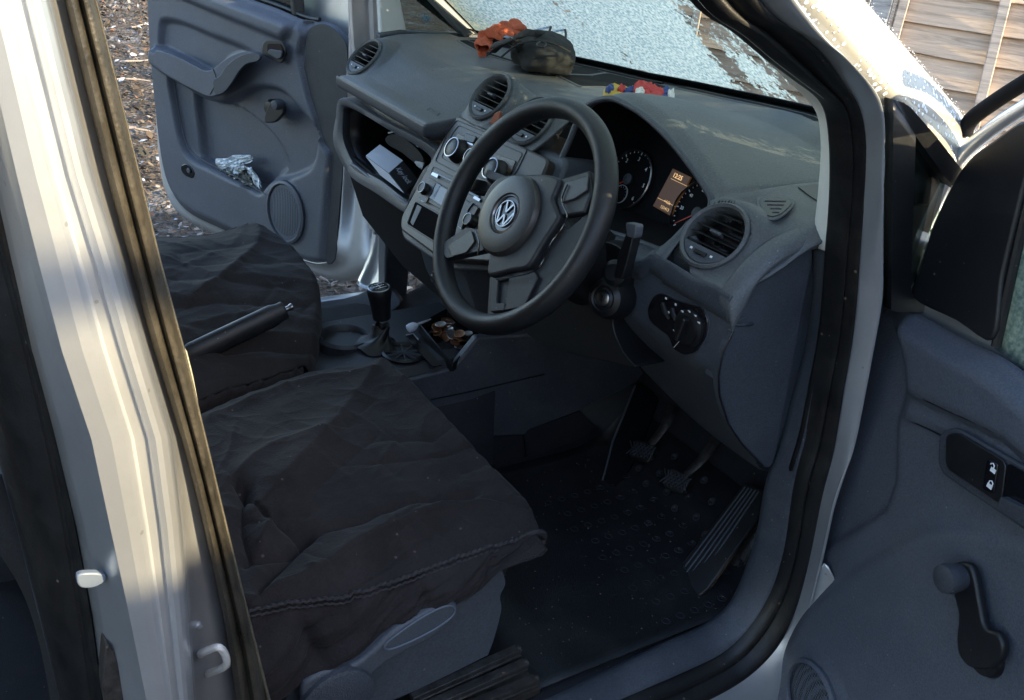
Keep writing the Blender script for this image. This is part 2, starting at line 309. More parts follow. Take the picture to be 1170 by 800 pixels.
# belt guide strip beside the seal
q = [at(x, y, 'y', -.768) for x, y in ((207,397),(214,402),(221,430),(238,520),(247,560),(239,556),(222,470))]
MB().slab(q, (0,.03,0)).build('trim_clip', mat('pale_yellowish_trim', (.33,.31,.22), .6, bump=.4, var=.2), pil, bevel=.001)  # pale yellowish base colour
# striker loop and its plate
st = empty('striker', (-.6,-.81,.77)); st.parent = pil
yy = -.835; sp = [at(x, y, 'y', yy+dy) for x, y, dy in ((229,748,.03),(231,746,0),(246,740,-.012),(252,741,-.015),(257,748,-.015),(259,757,-.015),(256,762,-.012),(245,767,0),(236,770,.03))]
MB().tube(cr(sp, 4), .0036, 8, up=(0,1,0)).build('striker_loop', mat('bright_steel', (.62,.61,.58), .35, .45, var=.15, vscale=80), st)
pl = [at(x, y, 'y', -.812) for x, y in ((221,738),(228,742),(234,770),(235,794),(228,788),(222,760))]
MB().slab(cr(pl, 4, True), (0,.006,0)).build('striker_plate', 'steel', st, bevel=.001)
bl = at(227,714,'y',-.812); MB().lathe(bl, (0,-1,0), [(.0005,.004),(.003,.0035),(.004,.001),(.004,-.002)], 12).build('bolt', 'silverd', pil)
hk = [at(x, y, 'y', -.87) for x, y in ((93,668),(108,666),(119,667),(125,671),(122,677),(110,683),(96,683),(91,676))]
MB().slab([p+np.array([0,.012,0]) for p in cr(hk, 4, True)], (0,.006,0)).build('buffer_catch', mat('pale_blue_plastic', (.13,.16,.21), .35), pil, bevel=.003, seg=3)
lt = [at(x, y, 'y', -.845) for x, y in ((122,738),(132,750),(143,775),(152,800),(152,830),(128,830),(118,790),(119,760))]
MB().slab(cr(lt, 3, True), (0,.02,0)).build('latch_mount', 'dirty', pil, bevel=.003)

# ---- front door aperture: stations along A-post and sill; columns = inner trim | seal | silver flange
# each station: (pixel points of: pale/grey trim inner edge, seal start, seal end, silver end)
ST = [((793,0),(797,0),(864,0),(925,20)),((842,38),(847,37),(905,32),(968,66)),((880,72),(886,70),(937,62),(990,90)),((914,104),(922,97),(957,92),(1003,106)),
      ((934,128),(952,122),(974,118),(1009,122)),((939,165),(960,160),(982,152),(1012,150)),((937,205),(961,205),(983,200),(1011,200)),((933,245),(959,248),(979,246),(1010,245)),
      ((928,282),(955,292),(976,292),(1010,292)),((929,330),(952,336),(973,338),(1010,340)),((921,390),(946,392),(967,394),(1000,397)),((908,440),(936,442),(958,446),(990,450)),
      ((893,500),(923,506),(948,512),(976,516)),((876,548),(908,556),(935,564),(956,570)),((865,610),(899,622),(922,630),(941,636)),((852,650),(885,672),(907,688),(926,700)),
      ((832,692),(862,712),(888,732),(918,752)),((800,715),(832,745),(858,765),(900,795)),((760,732),(790,767),(820,790),(870,830)),((690,766),(722,796),(757,820),(812,866)),((610,800),(640,832),(680,858),(742,905))]
yI, yS0, yS1, yO = -.70, -.752, -.775, -.812
inner = []; s0 = []; s1 = []; s2 = []
for a, b, c, d in ST:
    inner.append(at(*a, 'y', yI)); s0.append(at(*b, 'y', yS0)); s1.append(at(*c, 'y', yS1)); s2.append(at(*d, 'y', yO))
def extend(L, y, dz):
    L = list(L)
    pre = [np.array([x, y+ex, z+dz]) for x, z, ex in ((-.66,1.625,.06),(-.45,1.59,.05),(-.22,1.475,.025))]
    x0, z0 = L[-1][0], L[-1][2]
    post = [np.array([x0*(1-t)+(-.58)*t, y, z0*(1-t*.5)+(z0+.02)*t*.5]) for t in (.25,.5,.75,1)]
    return pre+L+post
inner = extend(inner, yI, -.03); s0 = extend(s0, yS0, -.012); s1 = extend(s1, yS1, .012); s2 = extend(s2, yO, .035)
def smooth_rows(L, k=3): return cr(L, k)
inner, s0, s1, s2 = map(smooth_rows, (inner, s0, s1, s2)); NS = len(inner)
def lp(a, b, t, dy=0): v = a*(1-t)+b*t; return v+np.array([0, dy, 0])
iT = [i for i in range(NS) if i >= 3*(3+8)]      # from the lower end of the pale trim: grey plastic
iP = [i for i in range(NS) if i <= 3*(3+8)]
def back(p, d): return np.array([p[0], p[1]+d, p[2]])
bk3 = lambda p, k: p+(p-CAM)/np.linalg.norm(p-CAM)*k
trim_rows = [[bk3(inner[i], .06), bk3(inner[i], .012), lp(inner[i], s0[i], .04, -.004), lp(inner[i], s0[i], .2, -.010), lp(inner[i], s0[i], .6, -.012), lp(inner[i], s0[i], .93, -.004), back(s0[i], .012)] for i in range(NS)]
MB().grid([trim_rows[i] for i in iT]).build('sill_trim', 'sillp', van, sub=1, solid=.003, soff=0, ang=80)
MB().grid([[bk3(inner[i], .05), bk3(inner[i], .01), lp(inner[i], s0[i], .12, -.006), lp(inner[i], s0[i], .8, -.010), back(s0[i], .004)] for i in iP]).build('pillar_cover', 'trim', van, sub=1, solid=.003, soff=0, ang=80)
MB().grid([[back(s0[i], .02), lp(s0[i], s1[i], .03, -.006), lp(s0[i], s1[i], .22, -.012), lp(s0[i], s1[i], .40, -.006), lp(s0[i], s1[i], .46, .002), lp(s0[i], s1[i], .54, -.004), lp(s0[i], s1[i], .75, -.016), lp(s0[i], s1[i], .93, -.012), lp(s0[i], s1[i], .985, -.002), back(s1[i], .012)] for i in range(NS)]).build('door_seal', 'rubber', van, sub=1, solid=.002, soff=0, ang=80)
MB().grid([[back(s1[i], .004), lp(s1[i], s2[i], .1, .000), lp(s1[i], s2[i], .35, -.006), lp(s1[i], s2[i], .75, -.008), lp(s1[i], s2[i], .9, -.003), lp(s1[i], s2[i], .93, .004), lp(s1[i], s2[i], 1.0, .002)] for i in range(NS)]).build('door_frame', 'silver', van, sub=1, solid=.003, soff=0, ang=80)
# outer sill / side skin below and rearward
rows = []
for i in range(3*(3+14), NS):
    p = s2[i]; rows.append([p+np.array([0,.002,0]), p+np.array([.01,-.02,-.02]), p+np.array([.02,-.045,-.07]), p+np.array([.02,-.03,-.16])])
MB().grid(rows).build('sill', 'silver', van, sub=1, solid=.003, soff=0, ang=80)

# ---- quarter window in front of the door post (driver side): frame, glass
def quarter(side):
    s = -1 if side == 'd' else 1
    qw = empty('quarter_window', (.25, s*.8, 1.0)); qw.parent = van
    P = lambda x, y, dy=0: (lambda p: np.array([p[0], s*abs(p[1])+s*dy, p[2]]))(at(x, y, 'y', -.80))
    out = [P(*p) for p in ((1011,112),(1026,116),(1058,152),(1088,190),(1120,232),(1150,290),(1120,340),(1046,352),(1010,352))]
    inn_ = [P(*p) for p in ((1039,152),(1048,164),(1070,194),(1082,208),(1106,240),(1128,290),(1110,330),(1040,338),(1034,330))]
    o2 = resamp(out+[out[0]], 60); i2 = resamp(inn_+[inn_[0]], 60)
    MB().grid([[a, a+np.array([0,s*.012,0]), b+np.array([0,s*.008,0]), b-np.array([0,s*.015,0])] for a, b in zip(o2, i2)]).build('frame', 'black', qw, solid=.002, soff=0, ang=30)
    MB().slab([p+np.array([0,-s*.006,0]) for p in inn_], (0,-s*.004,0)).build('glass', 'qglass', qw)
    bar = [P(*p) for p in ((1022,116),(1028,118),(1041,160),(1044,240),(1040,330),(1033,332),(1034,240),(1032,165))]
    MB().slab(bar, (0,-s*.018,0)).build('divider', 'lower', qw, bevel=.003)
quarter('d')
# ---- A-pillar outer face with frost on it (driver side), mirrored plain on the passenger side
def apillar(s):
    inn_ = [(846,-72),(880,-38),(917,-6),(940,19),(972,58),(1004,98),(1045,138),(1087,190),(1122,236),(1156,280)]; out = [(905,-88),(940,-45),(966,-2),(990,24),(1020,56),(1050,88),(1078,120),(1103,150),(1133,190),(1165,232)]
    rows = []
    for a, b in zip(inn_, out):
        p = at(*a, 'y', -.805); q_ = at(*b, 'y', -.70); m_ = (p+q_)/2+np.array([.01,-.02,.02]); r_ = q_+np.array([0,.05,-.012])
        rows.append([np.array([w[0], w[1] if s < 0 else -w[1], w[2]]) for w in (p+np.array([-.005,.02,-.012]), p, p*.75+m_*.25+np.array([0,-.002,.002]), m_, q_*.75+m_*.25+np.array([0,-.002,.004]), q_, r_)])
    rows = [list(r) for r in rows]
    a, b = rows[0], rows[1]; pre = []
    for k, up in ((5.2,0.02),(3,.03),(1.5,.015)): pre.append([p+(p-q_)*k*.9+np.array([0,-s*.02*k,-.004*k*k]) for p, q_ in zip(a, b)])
    MB().grid(pre+rows).build('windscreen_pillar', 'frostm', van, sub=2, solid=.003, soff=0, ang=80)
    return rows
apr = apillar(-1); apillar(1)
# frost beads on the outer edge of that pillar
fb = MB()
for _ in range(1500):
    i = rnd.randrange(0, 9); t = rnd.random(); j = rnd.choice([3,3,4,4,4,5,5]); u = rnd.random(); j2 = min(j+1, 5)
    p = (apr[i][j]*(1-t)+apr[i+1][j]*t)*(1-u)+(apr[i][j2]*(1-t)+apr[i+1][j2]*t)*u + np.array([0,-.001,.001])
    r = rnd.uniform(.0005,.0015)*(1.15 if j > 3 else .5)
    fb.lathe(p, (0,-.6,.8), [(r*.9,0),(r,r*.3),(r*.6,r*.8),(r*.05,r)], 6)
tag(fb.build('frost', mat('ice_beads', (.8,.84,.88), .3, bump=.5, bscale=300), van, smooth=True), kind='stuff')

# ---- windscreen: base curve bulging forward, glass, black border, bonnet beyond
def wbase(y): return .745-.215*(y/.7)**2
def wz(y): return ip(y, (-.7,-.45,-.32,-.06,.2,.45,.7), (1.100,1.112,1.108,1.082,1.062,1.055,1.068))
wrows = []
for t in np.linspace(0, 1, 14):
    r = []
    for y in np.linspace(-.70, .70, 29):
        yy_ = y*(1-.12*t); x = wbase(y)-.95*t-.02*math.sin(t*math.pi)*0; z = wz(y)+.545*t+.05*math.sin(t*math.pi)
        r.append(np.array([x, yy_, z]))
    wrows.append(r)
ws = empty('windscreen', (.7,0,1.06)); ws.parent = van
MB().grid(wrows).build('glass', 'wscreen', ws)
def border(side):
    P = [r[0] if side < 0 else r[-1] for r in wrows]
    return [[p+np.array([.0,side*.01,-.004]), p+np.array([-.004,-side*.028,-.006])] for p in P]
bb = MB(); bb.grid([[p+np.array([.012,0,-.012]), p+np.array([-.012,0,.0005]), p+np.array([-.03,0,.008])] for p in wrows[0]])
bb.grid(border(-1)); bb.grid(border(1)); bb.build('border', 'gloss', ws, solid=.002, soff=0)
bon = []
for x in np.linspace(0, 1, 12):
    bon.append([np.array([wbase(y*.95)+.02+x*(.78-.12*(y/.8)**2), y*(1.14-.10*x), 1.045-.17*x-.12*x**3-.05*(y/.8)**4*1.2]) for y in np.linspace(-.70, .70, 25)])
MB().grid(bon).build('bonnet', 'frostm', van, sub=1, solid=.01)
for s in (-1, 1):
    rows = []
    for x in np.linspace(.40, 1.5, 14):
        t = (x-.4)/1.1; zt = 1.0-.14*t-.06*t**3; yb = .80+.02*math.sin(t*3)-.08*t**3
        rows.append([np.array([x, s*(yb-.06), zt+.03]), np.array([x, s*(yb-.01), zt]), np.array([x, s*(yb+.035), zt-.12]), np.array([x, s*(yb+.045), zt-.3]), np.array([x, s*(yb+.03), .75-.0*x]), np.array([x, s*(yb+.02), .70 if .55 < x < 1.25 else .40])])
    MB().grid(rows).build('wing', 'silver', van, sub=1, solid=.004, ang=60)
    w = empty('wheel', (.93, s*.74, .31)); w.parent = van
    MB().lathe((.93, s*.64, .31), (0,s,0), [(.20,0),(.29,.0),(.31,.03),(.31,.15),(.29,.18),(.21,.18)], 40).build('tyre', 'rubber', w)
    MB().lathe((.93, s*.70, .31), (0,s,0), [(.20,.0),(.205,.11),(.17,.10),(.05,.085),(.02,.09)], 32).build('rim', 'grey', w)
# front panel, roof, roof rails, rear side, interior bulkhead
MB().slab([(1.52,-.62,.86),(1.56,0,.90),(1.52,.62,.86),(1.55,.62,.35),(1.6,0,.33),(1.55,-.62,.35)], (-.06,0,0)).build('front_panel', 'silver', van, bevel=.03, seg=3)
rf = []
for y in np.linspace(-.72, .72, 17):
    k = (y/.72)**2; rf.append([np.array([x, y*(1-.0*x), z-.07*k-.05*k**4]) for x, z in ((-.22,1.585),(-.45,1.68),(-.8,1.755),(-1.4,1.79),(-2.6,1.79))])
MB().grid(rf).build('roof', 'silver', van, sub=1, solid=.03, soff=0)
for s in (-1, 1):
    MB().slab([(-2.6,s*.80,1.60),(-1.6,s*.80,1.60),(-1.55,s*.87,1.0),(-1.5,s*.88,.40),(-2.6,s*.88,.40)] , (0,-s*.05,0)).build('rear_side_panel', 'silver', van, bevel=.01)
    MB().tube([(-.22,s*.70,1.52),(-.45,s*.705,1.61),(-.8,s*.715,1.66),(-2.6,s*.74,1.66)], .04, 12).build('roof_rail', 'silver', van)
MB().slab([(-2.58,-.82,.4),(-2.58,.82,.4),(-2.58,.76,1.72),(-2.58,-.76,1.72)], (.04,0,0)).build('rear_door', 'silver', van, bevel=.01)
# passenger-side B pillar (plain) 
MB().slab([(-.56,.86,.42),(-.70,.86,.42),(-.74,.86,1.1),(-.78,.78,1.62),(-.68,.78,1.62),(-.62,.86,1.1)], (0,-.06,0)).build('pillar', 'silver', van, bevel=.008)
# ---- doors: moulded inner panels as height fields on the door plane, pocket, armrest, handle, winder, speaker
class DoorPlane:
    def __init__(s, H, th, side):
        a = R(th); s.H = np.array([H[0], H[1], 0.]); s.d = np.array([-math.cos(a), side*math.sin(a), 0]); s.n = np.array([-math.sin(a), -side*math.cos(a), 0])  # n: towards the cabin face
    def sz(s, px, py, o=0):
        p = atp(px, py, s.H+s.n*o, s.n)-s.H; return np.array([p@s.d, p[2]])
    def P(s, q, o=0): return s.H+s.d*q[0]+s.n*o+np.array([0,0,q[1]])
    def px(s, px, py, o=0): return s.P(s.sz(px, py, o), o)
def hfield(dp, S, Z, feats):
    """S,Z grids -> offset field from features (poly in s,z ; height ; softness)"""
    Q = np.stack([S.ravel(), Z.ravel()], 1); O = np.zeros(len(Q))
    for poly, h, soft, mode in feats:
        d = poly_sd(Q, poly); w = 1-sm(-soft, 0, d) if mode != 'out' else 1-sm(0, soft, d)
        O = O*(1-w)+h*w if mode == 'set' else O+h*w
    return O.reshape(S.shape)
# ================= passenger door
pd = DoorPlane((.36,.88), 68, 1); pdoor = empty('door', (.36,.88,.33)); pdoor.parent = van
PX = lambda L: [pd.sz(*p) for p in L]
topL = [(120,-62),(178,-38),(235,-18),(285,-2),(320,10),(345,20),(360,22),(374,25),(386,32),(396,48)]
botL = [(178,-40),(178,0),(180,60),(184,120),(190,180),(197,212),(208,232),(225,246),(250,258),(300,280),(350,298),(368,302),(380,300)]
Tz = cr(PX([(172,-42),(235,-18),(285,-2),(320,10),(345,21),(358,24),(372,26),(386,33),(399,50)]), 12); Bz = cr(PX(botL), 14)
Tz = resamp(Tz, 150); Bz = resamp(Bz, 150)
# columns run from the belt line (top) to the lower outline
nr = 110; S = np.zeros((nr, 150)); Z = np.zeros((nr, 150))
for j in range(150):
    for i in range(nr):
        t = i/(nr-1); q_ = Tz[j]*(1-t)+Bz[j]*t; S[i, j], Z[i, j] = q_
def smp(L, c=True): return cr(PX(L), 5, c)
f_recess = smp([(190,30),(196,20),(215,22),(250,36),(290,52),(300,62),(280,66),(266,74),(255,95),(244,104),(215,86),(192,70)])
f_arm = smp([(186,52),(200,55),(222,66),(245,78),(258,76),(272,66),(288,60),(300,64),(296,72),(284,76),(272,88),(262,104),(252,110),(238,106),(212,92),(187,74)])
f_pocket = smp([(200,84),(225,100),(250,112),(275,108),(300,95),(330,100),(350,120),(372,150),(366,190),(340,205),(318,210),(306,222),(290,215),(255,198),(226,183),(214,165),(206,130)])
f_inpocket = smp([(222,100),(240,112),(268,118),(300,140),(322,165),(330,190),(316,204),(304,219),(280,208),(250,193),(232,182),(226,150)])
f_front = PX([(347,26),(352,40),(346,62),(352,84),(358,110),(366,135),(374,165),(388,182),(420,200),(430,20),(398,10),(372,20),(355,20)])
f_topband = PX([(150,-48),(285,2),(345,24),(343,40),(335,48),(270,22),(178,-16)])
ang_ = np.linspace(0, 2*math.pi, 40, endpoint=False)
sc = pd.sz(337,240); 
f_spk = [sc+np.array([.088*math.cos(a), .105*math.sin(a)]) for a in ang_]
f_bottom = PX([(186,170),(206,165),(214,178),(228,190),(306,226),(318,216),(335,206),(360,210),(380,240),(380,310),(300,290),(200,250),(180,200)])
O = hfield(pd, S, Z, [(f_topband, .020, .02, 'add'), (f_recess, -.018, .02, 'add'), (f_pocket, -.030, .018, 'add'), (f_inpocket, -.030, .012, 'add'), (f_front, -.020, .014, 'set'), (f_arm, .030, .018, 'set'), (f_spk, .008, .015, 'set')])
edge = np.minimum(np.arange(nr)[:, None], nr-1-np.arange(nr)[:, None]*1.)  # roll the rim back
ev = np.ones_like(S); ev = np.minimum(ev, sm(0, 5, nr-1-np.arange(nr))[:, None]); ev = np.minimum(ev, sm(0, 4, np.arange(150))[None, :]); ev = np.minimum(ev, sm(0, 4, 149-np.arange(150))[None, :])
ev = np.minimum(ev, sm(0, 4, np.arange(nr))[:, None])
O = O-.022*(1-ev)
mk = MB(); rows = [[pd.P((S[i, j], Z[i, j]), O[i, j]+.03) for j in range(150)] for i in range(nr)]
mk.grid(rows)
mk.build('door_panel', 'door', pdoor, solid=.003, soff=0, ang=60)
def groove(dp, pts, off, r, name, m, parent): MB().tube([dp.px(x, y, off) for x, y in pts], r, 6, flat=1).build(name, m, parent)
def curve_px(dp, L, off, n=5, closed=False): return [dp.px(*p, off) for p in cr([np.array(p, float) for p in L], n, closed)]
MB().slab(curve_px(pd, [(352,36),(362,28),(374,28),(388,38),(398,56),(398,110),(394,180),(388,250),(384,296),(372,296),(374,240),(374,182),(366,150),(356,112),(348,84),(350,60)], .014, 3, True), pd.n*(.004)).build('panel_end', mat('navy_black_plastic', (.016,.019,.026), .5, bump=.8, bscale=420, var=.15, dust=.2), pdoor, bevel=.003)
arm = [(186,58),(205,62),(228,73),(242,80),(252,78),(262,70),(275,62),(290,58),(300,63),(297,70),(285,73),(275,82),(266,96),(257,107),(246,109),(232,103),(210,91),(188,76)]
MB().slab(curve_px(pd, arm, .050, 4, True), pd.n*.028).build('armrest', 'door', pdoor, bevel=.010, seg=4)
MB().slab(curve_px(pd, [(246,92),(254,86),(262,74),(276,64),(291,60),(299,64),(296,70),(284,73),(275,82),(266,96),(257,106),(248,107)], .078, 4, True), pd.n*.008).build('grab_handle', 'doordark', pdoor, bevel=.006, seg=3)
MB().tube(curve_px(pd, [(243,78),(247,92),(240,108)], .079), .0012, 6).build('seam', 'black', pdoor)
hb = empty('door_handle', pd.px(315,56,.04)); hb.parent = pdoor
MB().slab([pd.px(x, y, .046) for x, y in rnd_poly([(303,46),(324,46),(329,60),(323,74),(300,62)], 5)], pd.n*.006).build('bezel', 'black', hb, bevel=.002)
MB().slab([pd.px(x, y, .0525) for x, y in rnd_poly([(306,50),(321,50),(325,60),(320,68),(306,60)], 3)], pd.n*.002).build('recess', 'gloss', hb)
MB().slab([pd.px(x, y, .055) for x, y in rnd_poly([(309,56),(324,58),(323,66),(318,68),(307,60)], 3)], pd.n*.006).build('lever', 'doordark', hb, bevel=.002)
wn = empty('window_winder', pd.px(316,130,.02)); wn.parent = pdoor
MB().lathe(pd.px(320,122,.0), pd.n, [(.024,0),(.026,.03),(.020,.045),(.008,.047)], 24).build('boss', 'black', wn)
MB().slab([pd.px(x, y, .045) for x, y in rnd_poly([(313,114),(326,116),(329,128),(318,140),(306,140),(306,132)], 5)], pd.n*.014).build('crank', 'black', wn, bevel=.004, seg=3)
MB().lathe(pd.px(321,119,.058), pd.n, [(.014,0),(.0155,.012),(.013,.026),(.004,.028)], 20).build('knob', 'doordark', wn)
spk = empty('speaker', pd.P(sc,.03)); spk.parent = pdoor
def speaker_mat():
    m = mat('speaker_mesh', (.04,.046,.058), .6); nt = m.node_tree; N = nt.nodes; L = nt.links; b = N['Principled BSDF']
    tc = N.new('ShaderNodeTexCoord'); v = N.new('ShaderNodeTexVoronoi'); v.inputs['Scale'].default_value = 230; v.inputs['Randomness'].default_value = .0; L.new(tc.outputs['Object'], v.inputs['Vector'])
    r = N.new('ShaderNodeMapRange'); r.inputs[1].default_value = .25; r.inputs[2].default_value = .5; L.new(v.outputs['Distance'], r.inputs[0])
    mx = N.new('ShaderNodeMix'); mx.data_type = 'RGBA'; L.new(r.outputs[0], mx.inputs[0]); mx.inputs[6].default_value = (.008,.009,.011,1); mx.inputs[7].default_value = (.075,.085,.105,1); L.new(mx.outputs[2], b.inputs['Base Color'])
    bp = N.new('ShaderNodeBump'); bp.inputs['Distance'].default_value = .001; L.new(r.outputs[0], bp.inputs['Height']); L.new(bp.outputs[0], b.inputs['Normal']); return m
M['mesh'] = speaker_mat()
def speaker(dp, c, r, el, parent, off, tilt=0):
    up = np.array([0,0,1.])
    MB().lathe(dp.P(c, off), dp.n, [(r*1.16,-.004),(r*1.15,.006),(r*1.06,.010),(r*1.0,.004)], 48, cap=False, u=dp.d, el=el).build('speaker_ring', 'door', parent, solid=.001)
    MB().lathe(dp.P(c, off), dp.n, [(r*1.0,.002),(r*.7,.006),(r*.3,.008),(.002,.0085)], 48, u=dp.d, el=el, cap=False).build('grille', 'mesh', parent)
speaker(pd, sc, .072, 1.2, spk, .036)
MB().slab(curve_px(pd, [(209,190),(214,187),(220,190),(224,197),(222,203),(215,201),(210,196)], .026, 3, True), pd.n*.008).build('drain_cover', 'gloss', pdoor, bevel=.002)
MB().lathe(pd.px(216,195,.035), pd.n, [(.009,0),(.009,.003),(.005,.004)], 16).build('screw_cap', 'lower', pdoor)
# pocket rim lip
MB().tube(curve_px(pd, [(198,86),(200,100),(205,130),(213,163),(222,176),(245,190),(275,205),(306,223),(312,216)], .032, 5), .0022, 6).build('pocket_rim', 'doordark', pdoor)
# painted shell round the panel
shell_in = curve_px(pd, [(398,-60),(399,0),(400,60),(396,150),(390,250),(382,292),(366,300),(345,295),(300,277),(250,254),(222,242),(205,226),(196,205),(188,170),(184,110),(179,40),(176,-40)], .012, 4)
shell_mid = curve_px(pd, [(408,-60),(409,0),(412,60),(414,150),(410,240),(404,295),(388,311),(365,310),(310,290),(250,264),(212,244),(198,228),(190,205),(184,170),(180,110),(175,40),(172,-40)], -.012, 4)
shell_out = curve_px(pd, [(420,-60),(421,0),(424,60),(430,150),(431,240),(424,298),(400,322),(368,316),(312,297),(250,270),(207,247),(193,228),(185,205),(181,170),(177,110),(172,40),(168,-40)], -.03, 4)
rows = []
for a, b, c in zip(shell_in, shell_mid, shell_out):
    rows.append([a+pd.n*.006, a*.7+b*.3+pd.n*.0, a*.4+b*.6-pd.n*.006, b+pd.n*.002, b*.7+c*.3+pd.n*.006, b*.3+c*.7+pd.n*.004, c-pd.n*.004, c-pd.n*.06])
MB().grid(rows).build('door_shell', 'silver', pdoor, sub=1, solid=.003, soff=0, ang=70)
q0 = [pd.P(pd.sz(*p)) for p in ((424,-40),(424,60),(431,200),(425,298),(400,321),(312,297),(207,247),(185,205),(177,110),(168,-60))]
MB().slab([p-pd.n*.07 for p in q0], -pd.n*.012).build('outer_skin', 'silver', pdoor, bevel=.004)
# belt rubber, window glass and frame (above the panel)
bt = [pd.P(t, .0) for t in (Tz[::6])]
MB().tube([p+np.array([0,0,.004])-pd.n*.01 for p in bt[:22]], .007, 8).build('belt_seal', 'rubber', pdoor)
zt = 1.60; B0, B1 = Tz[4], Tz[110]
gl = [pd.P((B0[0], B0[1]-.03), -.02), pd.P((B1[0], B1[1]-.03), -.02), pd.P((B1[0]+.03, B1[1]+.12), -.02), pd.P((B1[0]+.28, 1.52), -.02), pd.P((B0[0]-.06, zt-.03), -.02)]
MB().slab(gl, -pd.n*.004).build('window_glass', 'qglass', pdoor)
MB().tube([pd.P((B0[0]-.0, B0[1]), -.02), pd.P((B0[0]-.04, zt), -.02), pd.P((B1[0]+.28, 1.53), -.02), pd.P((B1[0]+.02, B1[1]+.12), -.02), pd.P((B1[0]-.0, B1[1]-.02), -.02)], .02, 10, up=tuple(pd.n)).build('window_frame', 'rubber', pdoor)
# hinge side: check-strap and hinge on the passenger door post
for yy_, h in ((236, .03), (255, .03)):
    p = at(432, yy_, 'y', .80); hg = MB(); hg.box(p, (.05,.035,.034)); hg.lathe(p+np.array([-.02,-.03,-.02]), (0,0,1), [(.009,0),(.009,.04)], 12); hg.lathe(p+np.array([.0,-.018,.0]), (0,-1,0), [(.008,0),(.007,.007)], 6)
    hg.build('hinge', 'silverd', van, bevel=.003)
# ================= passenger-side body: door post, cover, lower post, sill
yP = .75
post = [((397,-30),(410,-30),(424,-30),(436,-30)),((398,0),(410,0),(424,0),(437,0)),((400,30),(411,28),(425,24),(438,22)),((402,70),(414,70),(426,60),(440,60)),((418,130),(425,130),(436,130),(450,130)),((424,190),(430,190),(440,190),(452,190)),((428,240),(432,240),(441,240),(456,240)),((424,290),(430,292),(440,294),(458,296)),((405,325),(412,330),(425,335),(450,335))]
rows = []
for i, (a, b, c, d) in enumerate(post):
    rows.append([at(*a, 'y', .84), at(*a, 'y', .83)+np.array([.002,-.01,0]), at(*b, 'y', .815), at(*c, 'y', .80), at(*c, 'y', .77), at(*d, 'y', .76)])
a, b = rows[0], rows[1]; rows = [[p+(p-q_)*k+np.array([-.05*k*k*.1,-.012*k,0]) for p, q_ in zip(a, b)] for k in (10,6,3)]+rows
MB().grid(rows).build('door_frame', 'silver', van, sub=1, solid=.003, soff=0, ang=70)
pc = [at(x, y, 'y', .745) for x, y in ((433,-60),(434,0),(436,40),(442,44),(462,40),(466,40),(458,0),(452,-60))]
MB().slab(pc, (0,.03,0)).build('pillar_cover', 'trim', van, bevel=.006, seg=3)
ac = [at(x, y, 'y', .715) for x, y in ((455,-45),(490,-2),(527,37),(532,44),(541,40),(560,32),(582,26),(560,12),(546,0),(520,-30),(500,-62),(470,-90),(440,-90))]
MB().slab(ac, (0,.035,0)).build('pillar_cover', mat('grey_pillar_trim', (.27,.29,.28), .6, bump=.3, bscale=700), van, bevel=.006, seg=3)
MB().slab([at(x, y, 'y', .72) for x, y in ((434,40),(462,36),(530,40),(548,40),(552,60),(500,62),(436,62))], (0,.03,0)).build('quarter_trim', 'lower', van, bevel=.003)
MB().slab([at(x, y, 'y', .77) for x, y in ((452,-8),(464,44),(530,44),(484,-8))], (0,.004,0)).build('quarter_window', 'qglass', van)
lo = [at(x, y, 'y', .71) for x, y in ((436,110),(474,150),(472,260),(466,330),(460,372),(440,372),(440,300),(442,250),(440,190))]
MB().slab(lo, (0,.05,0)).build('kick_panel', 'lower', van, bevel=.006)
rows = []
for x in np.linspace(-.6, .34, 12):
    k = .06*sm(.30, .36, x); rows.append([np.array([x,.62,.315+k]), np.array([x,.655,.325+k]), np.array([x,.70,.330+k]), np.array([x,.75,.330+k]), np.array([x,.765,.326+k]), np.array([x,.775,.30])])
MB().grid(rows).build('sill_trim', mat('dark_sill_plastic', (.02,.023,.028), .5, bump=.8, bscale=420, var=.2, dust=.4), van, sub=1, solid=.004, soff=0, ang=70)
rows = [[np.array([x,.772,.32]), np.array([x,.79,.325]), np.array([x,.83,.31]), np.array([x,.85,.28]), np.array([x,.85,.18])] for x in np.linspace(-.75, .45, 8)]
MB().grid(rows).build('sill', 'silver', van, sub=1, solid=.004, soff=0, ang=70)

# ================= driver door (75 degrees open)
dd = DoorPlane((.38,-.82), 75, -1); ddoor = empty('door', (.38,-.82,.25)); ddoor.parent = van
DX = lambda L: [dd.sz(*p) for p in L]
Ledge = resamp(cr(DX([(1011,336),(1000,385),(985,438),(970,487),(956,532),(941,585),(931,636),(922,668),(914,712),(908,760),(904,805),(902,850),(905,900)]), 8), 130)   # front edge of the panel
Top = resamp(cr(DX([(1011,336),(1060,361),(1110,388),(1170,420)])+[np.array([.34,.955]), np.array([.62,.945]), np.array([.98,.94])], 8), 150)
S = np.zeros((130,150)); Z = np.zeros((130,150))
smax = .98
for i in range(130):
    for j in range(150):
        t = (j/149)**1.25; s_ = Ledge[i, 0]*(1-t)+smax*t
        zt_ = np.interp(s_, Top[:, 0], Top[:, 1]); zb_ = Ledge[-1, 1]; f_ = (Ledge[i, 1]-zb_)/(Ledge[0, 1]-zb_)
        S[i, j] = s_; Z[i, j] = zb_+(zt_-zb_)*f_
D = lambda L, c=True, n=5: cr(DX(L), n, c)
g_front = DX([(1011,320),(1025,346),(1036,366),(1045,392),(1050,418),(1052,452),(1042,482),(1041,512),(1040,550),(1028,584),(1008,600),(980,615),(940,637),(880,690),(860,500),(960,300)])
g_belt = DX([(990,330),(1011,333),(1036,364),(1050,412),(1054,455),(1080,468),(1120,486),(1170,511),(1240,545),(1260,470),(1170,420)])+[np.array([.3,1.0])]
